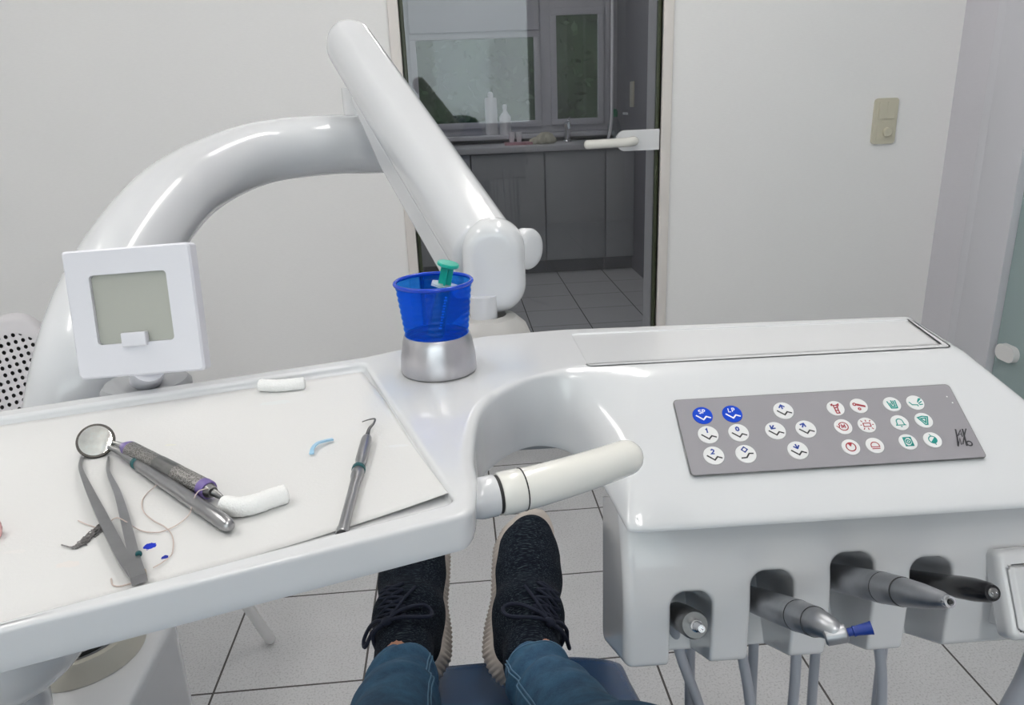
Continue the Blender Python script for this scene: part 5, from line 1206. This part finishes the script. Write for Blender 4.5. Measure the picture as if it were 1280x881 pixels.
for side, o, X, Y, Z in shoes:
    sg = 1 if side == 'right' else -1        # medial side is +Y for the right foot
    W_ = lambda x, y, z: o+X*x+Y*y+Z*z
    # sole outline
    ss = np.linspace(0, 1, 400); LL = .264
    wm = .97*np.interp(ss, [0, .03, .10, .25, .42, .58, .72, .85, .94, .985, 1], [0, .018, .033, .037, .035, .043, .048, .043, .030, .014, 0])
    wl = .97*np.interp(ss, [0, .03, .10, .25, .42, .58, .72, .85, .94, .985, 1], [0, .018, .033, .038, .040, .047, .048, .041, .029, .014, 0])
    outl = [(s*(LL+.008)-.008, w) for s, w in zip(ss, wm)]+[(s*(LL+.008)-.008, -w) for s, w in list(zip(ss, wl))[::-1][1:-1]]
    pl = resample(np.array(outl+[outl[0]]), 361)[:-1]
    # smooth the outline a little
    for _ in range(10): pl = (np.roll(pl, 1, 0)+2*pl+np.roll(pl, -1, 0))/4
    nl = normals2(pl); nl = nl if (nl[60]@(pl[60]-pl.mean(0))) > 0 else -nl
    rib = np.where((np.arange(len(pl))//2) % 2 == 0, .0010, -.0008); n = len(pl)
    def zoff(x): return .022*max(0, (x/LL-.68)/.32)**2+.004*max(0, (.15-x/LL)/.15)
    L = []
    for z, off, rb2 in ((0, -.006, 0), (.001, -.002, 1), (.004, .0015, 1), (.017, .001, 1), (.021, 0, 0), (.027, -.001, 0), (.029, -.003, 0), (.0295, -.010, 0)):
        L.append([(p[0]+m_[0]*(off+rb2*r_), (p[1]+m_[1]*(off+rb2*r_)), z+zoff(p[0])) for p, m_, r_ in zip(pl, nl, rib)])
    v = [W_(a, b_*sg, c) for q_ in L for a, b_, c in q_]
    f = [[i*n+k_, i*n+(k_+1) % n, (i+1)*n+(k_+1) % n, (i+1)*n+k_] for i in range(len(L)-1) for k_ in range(n)]+[list(range(n))[::-1], [(len(L)-1)*n+k_ for k_ in range(n)]]
    if sg < 0: f = [q_[::-1] for q_ in f]
    cv = ank[side]-(o+X*.036+Z*.068); clen = max(.03, np.linalg.norm(cv)-(.017 if side == 'right' else -.02)); cdir = nrm([cv@X, cv@Y*.93*sg, cv@Z])
    def upper(p):
        q_ = p.copy(); q_[:, 1] = q_[:, 1]*.93*sg
        q_[:, 2] = q_[:, 2]-.022*np.maximum(0, (q_[:, 0]/LL-.68)/.32)**2
        d = cone_sdf(q_, (.028, 0, .040), (.070, 0, .045), .030, .033)
        d = smin(d, cone_sdf(q_, (.036, 0, .060), (.070, 0, .064), .030, .033), .02)
        d = smin(d, cone_sdf(q_, (.075, 0, .050), (.145, -.001, .034), .038, .038), .03)
        d = smin(d, cone_sdf(q_, (.145, -.002, .028), (.190, .001, .024), .041, .040), .03)
        d = smin(d, cone_sdf(q_, (.190, .001, .022), (.222, .003, .020), .037, .028), .025)
        d = smin(d, cone_sdf(q_, (.036, 0, .068), tuple(np.array([.036, 0, .068])+cdir*clen), .033, .035), .015)
        return smax(d, .024-q_[:, 2], .004)
    sh = sdf_obj('sneaker', upper, (-.05, -.07, .01), (.285, .07, .17), .0022, 'knit', per, (o, X, Y, Z))
    sh['label'] = 'dark knit sneaker on the %s foot' % side
    sh['_o'] = per['_o']
    MB().add(v, f).build('sole', 'sole', sh, angle=50)['label'] = 'beige ribbed sole'
    def surf(x, y, off=.0015):
        lo, hi = .02, .16
        for _ in range(26):
            m_ = (lo+hi)/2
            if upper(np.array([[x, y, m_]]))[0] < 0: lo = m_
            else: hi = m_
        return W_(x, y, lo+off)
    mb = MB()
    xs = [.038, .051, .064, .077, .090]
    for k, x in enumerate(xs):
        w = .020-.001*k
        mb.add(*sweep([surf(x+.004*math.sin(t*3), w*t, .0018) for t in np.linspace(-1, 1, 9)], .0023, 8))
        if k < len(xs)-1:
            for s_ in (-1, 1): mb.add(*sweep([surf(x+(xs[k+1]-x)*(t+1)/2, s_*w*t, .003) for t in np.linspace(-1, 1, 9)], .0019, 8))
    kx_ = .030; kn = surf(kx_, 0, .006)
    V, F, N = surface_nets(lambda p: ell_sdf(p, (0, 0, 0), (.006, .008, .005)), (-.01, -.012, -.009), (.01, .012, .009), .002)
    mb.add([kn+X*a+Y*b_+Z*c for a, b_, c in V], F)
    for s_, ln in ((1, .055), (-1, .05)):
        lp_ = catmull([kn, surf(kx_-.004, s_*.020, .010), surf(kx_-.002, s_*.036, .008)+Y*s_*.010, surf(kx_+.012, s_*.038, .004)+Y*s_*(ln-.042), surf(kx_+.020, s_*.034, .005)+Y*s_*.004, surf(kx_+.010, s_*.016, .008), kn], 7)
        mb.add(*sweep(lp_, .0026, 8))
    for s_ in (sg*-1, sg):
        en = catmull([kn, surf(kx_-.010, s_*.024, .007), surf(kx_-.012, s_*.038, .004)+Y*s_*.008, surf(kx_-.03, s_*.036, .0)+Y*s_*.022-Z*.01], 7)
        if s_ == -sg: mb.add(*sweep(en, .0026, 8))
        else: mb.add(*sweep(catmull([kn, surf(kx_+.03, s_*.02, .006), surf(kx_+.05, s_*.032, .004)], 6), .0021, 8))
    mb.build('laces', 'lace', sh)
    # navy ankle patch on the outer side
    v = []; NI, NJ = 8, 8
    def side_pt(x, z):
        lo, hi = 0, .07
        for _ in range(26):
            m_ = (lo+hi)/2
            if upper(np.array([[x, -sg*m_, z]]))[0] < 0: lo = m_
            else: hi = m_
        return W_(x, -sg*(lo+.0016), z)
    for j in range(NJ+1):
        for i in range(NI+1): v.append(side_pt(.030+.036*i/NI, .052+(.040)*j/NJ-.010*i/NI))
    f = [[j*(NI+1)+i, j*(NI+1)+i+1, (j+1)*(NI+1)+i+1, (j+1)*(NI+1)+i] for j in range(NJ) for i in range(NI)]
    MB().add(v, f).build('ankle_patch', 'navy', sh)
# legs
sho = {s: o+X*.038+Z*.068 for s, o, X, Y, Z in shoes}

knee = {'right': atd(800, 1010, .58), 'left': atd(470, 1020, .58)}
hip = {'right': np.array([.085, -.08, .66]), 'left': np.array([-.085, -.08, .66])}
def jeans(p):
    d = None
    for s in ('right', 'left'):
        a, k_, h_ = ank[s], knee[s], hip[s]; dr = nrm(k_-a)
        e = cone_sdf(p, a-dr*.0, a+dr*.12, .0385, .0395); e = smin(e, cone_sdf(p, a+dr*.10, k_, .0395, .056), .02)
        e = smax(e, -((p-a)@dr)-.004, .008)
        t_ = (p-a)@dr; perp = p-a-t_[:, None]*dr; an = np.arctan2(perp@np.array([0, 0, 1.]), perp@np.array([1., 0, 0]))
        e = e+.0028*np.sin(t_*95+1.6*np.sin(an*1.0+.6)+(.5 if s == 'left' else 2.))*np.clip(1-t_/.22, 0, 1)+.002*np.sin(t_*160+2.3*np.sin(an*2))*np.clip(1-t_/.15, 0, 1)
        e = smin(e, cone_sdf(p, k_, h_, .070, .088), .04); d = e if d is None else smin(d, e, .03)
    d = smin(d, ell_sdf(p, (0, -.12, .66), (.19, .14, .11)), .05)
    return smax(d, -(p[:, 1]+.2), .02)
bd_v = None
def body(p):
    d = None
    for s in ('right', 'left'):
        dr = nrm(knee[s]-ank[s]); e = cone_sdf(p, sho[s], ank[s]+dr*.02, .028, .031); e = smin(e, cone_sdf(p, ank[s]+dr*.02, ank[s]+dr*.2, .031, .036), .01)
        e = smin(e, cone_sdf(p, ank[s]+dr*.2, knee[s], .035, .046), .01); e = smin(e, cone_sdf(p, knee[s], hip[s], .050, .068), .03)
        o, X, Y, Z = [q_[1:] for q_ in shoes if q_[0] == s][0]
        e = smin(e, cone_sdf(p, sho[s], o+X*.18+Z*.040, .026, .018), .01)
        d = e if d is None else smin(d, e, .02)
    d = smin(d, ell_sdf(p, (0, -.12, .66), (.165, .12, .09)), .05)
    return smax(d, -(p[:, 1]+.19), .02)
lo = (-.24, -.24, .45); hi = (.24, .95, .84)
sdf_obj('body', body, lo, hi, .006, 'skin', per)
jn = sdf_obj('jeans', jeans, lo, hi, .0045, 'denim', per); jn['label'] = 'blue denim jeans'
# seams and turned hems
for s in ('right', 'left'):
    a, k_ = ank[s], knee[s]; dr = nrm(k_-a); sd2 = nrm(np.cross(dr, [0, 0, 1])); sd2 = sd2 if (s == 'right') != (sd2[0] > 0) else -sd2; upv = np.cross(sd2, dr); upv = upv if upv[2] > 0 else -upv
    def on(t, ang, off=.0008):
        c = a+dr*t; dd_ = sd2*math.cos(ang)+upv*math.sin(ang); lo_, hi_ = .02, .12
        for _ in range(24):
            m_ = (lo_+hi_)/2
            if jeans((c+dd_*m_)[None])[0] < 0: lo_ = m_
            else: hi_ = m_
        return c+dd_*(lo_+off)
    mb = MB()
    for g in (0, .10): mb.add(*sweep([on(t, .55+g) for t in np.linspace(.003, .26, 40)], .0009, 6))
    mb.add(*sweep([on(.012, g) for g in np.linspace(0, 2*math.pi, 40)], .0009, 6))
    mb.build('seam', 'denim_seam', jn)

# ================================================================ LIGHT, SKY, CAMERA
w = bpy.data.worlds.new('World'); SC.world = w; w.use_nodes = True; nt = w.node_tree; bg = nt.nodes['Background']
bg.inputs[0].default_value = (.86, .93, 1.0, 1); bg.inputs[1].default_value = 1.3
def area(name, loc, rot, sx_, sy_, energy, col):
    l = bpy.data.lights.new(name, 'AREA'); l.shape = 'RECTANGLE'; l.size = sx_; l.size_y = sy_; l.energy = energy; l.color = col
    o = bpy.data.objects.new(name, l); COL.objects.link(o); o.location = loc; o.rotation_euler = rot; return o
area('window_daylight', ((WX0+WX1)/2, YB-.14, (WZ0+WZ1)/2), (math.radians(90), 0, 0), WX1-WX0-.1, WZ1-WZ0-.1, 26, (.95, .98, 1.))
cam = bpy.data.cameras.new('camera'); co = bpy.data.objects.new('camera', cam); COL.objects.link(co)
cam.sensor_width = 36; cam.sensor_fit = 'HORIZONTAL'; cam.lens = FPX/1280*36; cam.clip_start = .02; cam.clip_end = 100
mw = Matrix.Identity(4)
for i in range(3): mw[i][0] = _rt[i]; mw[i][1] = _up[i]; mw[i][2] = -_fw[i]; mw[i][3] = CAM[i]
co.matrix_world = mw; SC.camera = co
SC.view_settings.view_transform = 'Standard'; SC.view_settings.look = 'None'; SC.view_settings.gamma = 1; SC.view_settings.use_curve_mapping = False
SC.view_settings.exposure = -.08
SC.cycles.use_denoising = True; SC.cycles.max_bounces = 10; SC.cycles.transparent_max_bounces = 16; SC.cycles.caustics_reflective = False; SC.cycles.caustics_refractive = False
for o in list(bpy.data.objects):
    if '_o' in o: del o['_o']
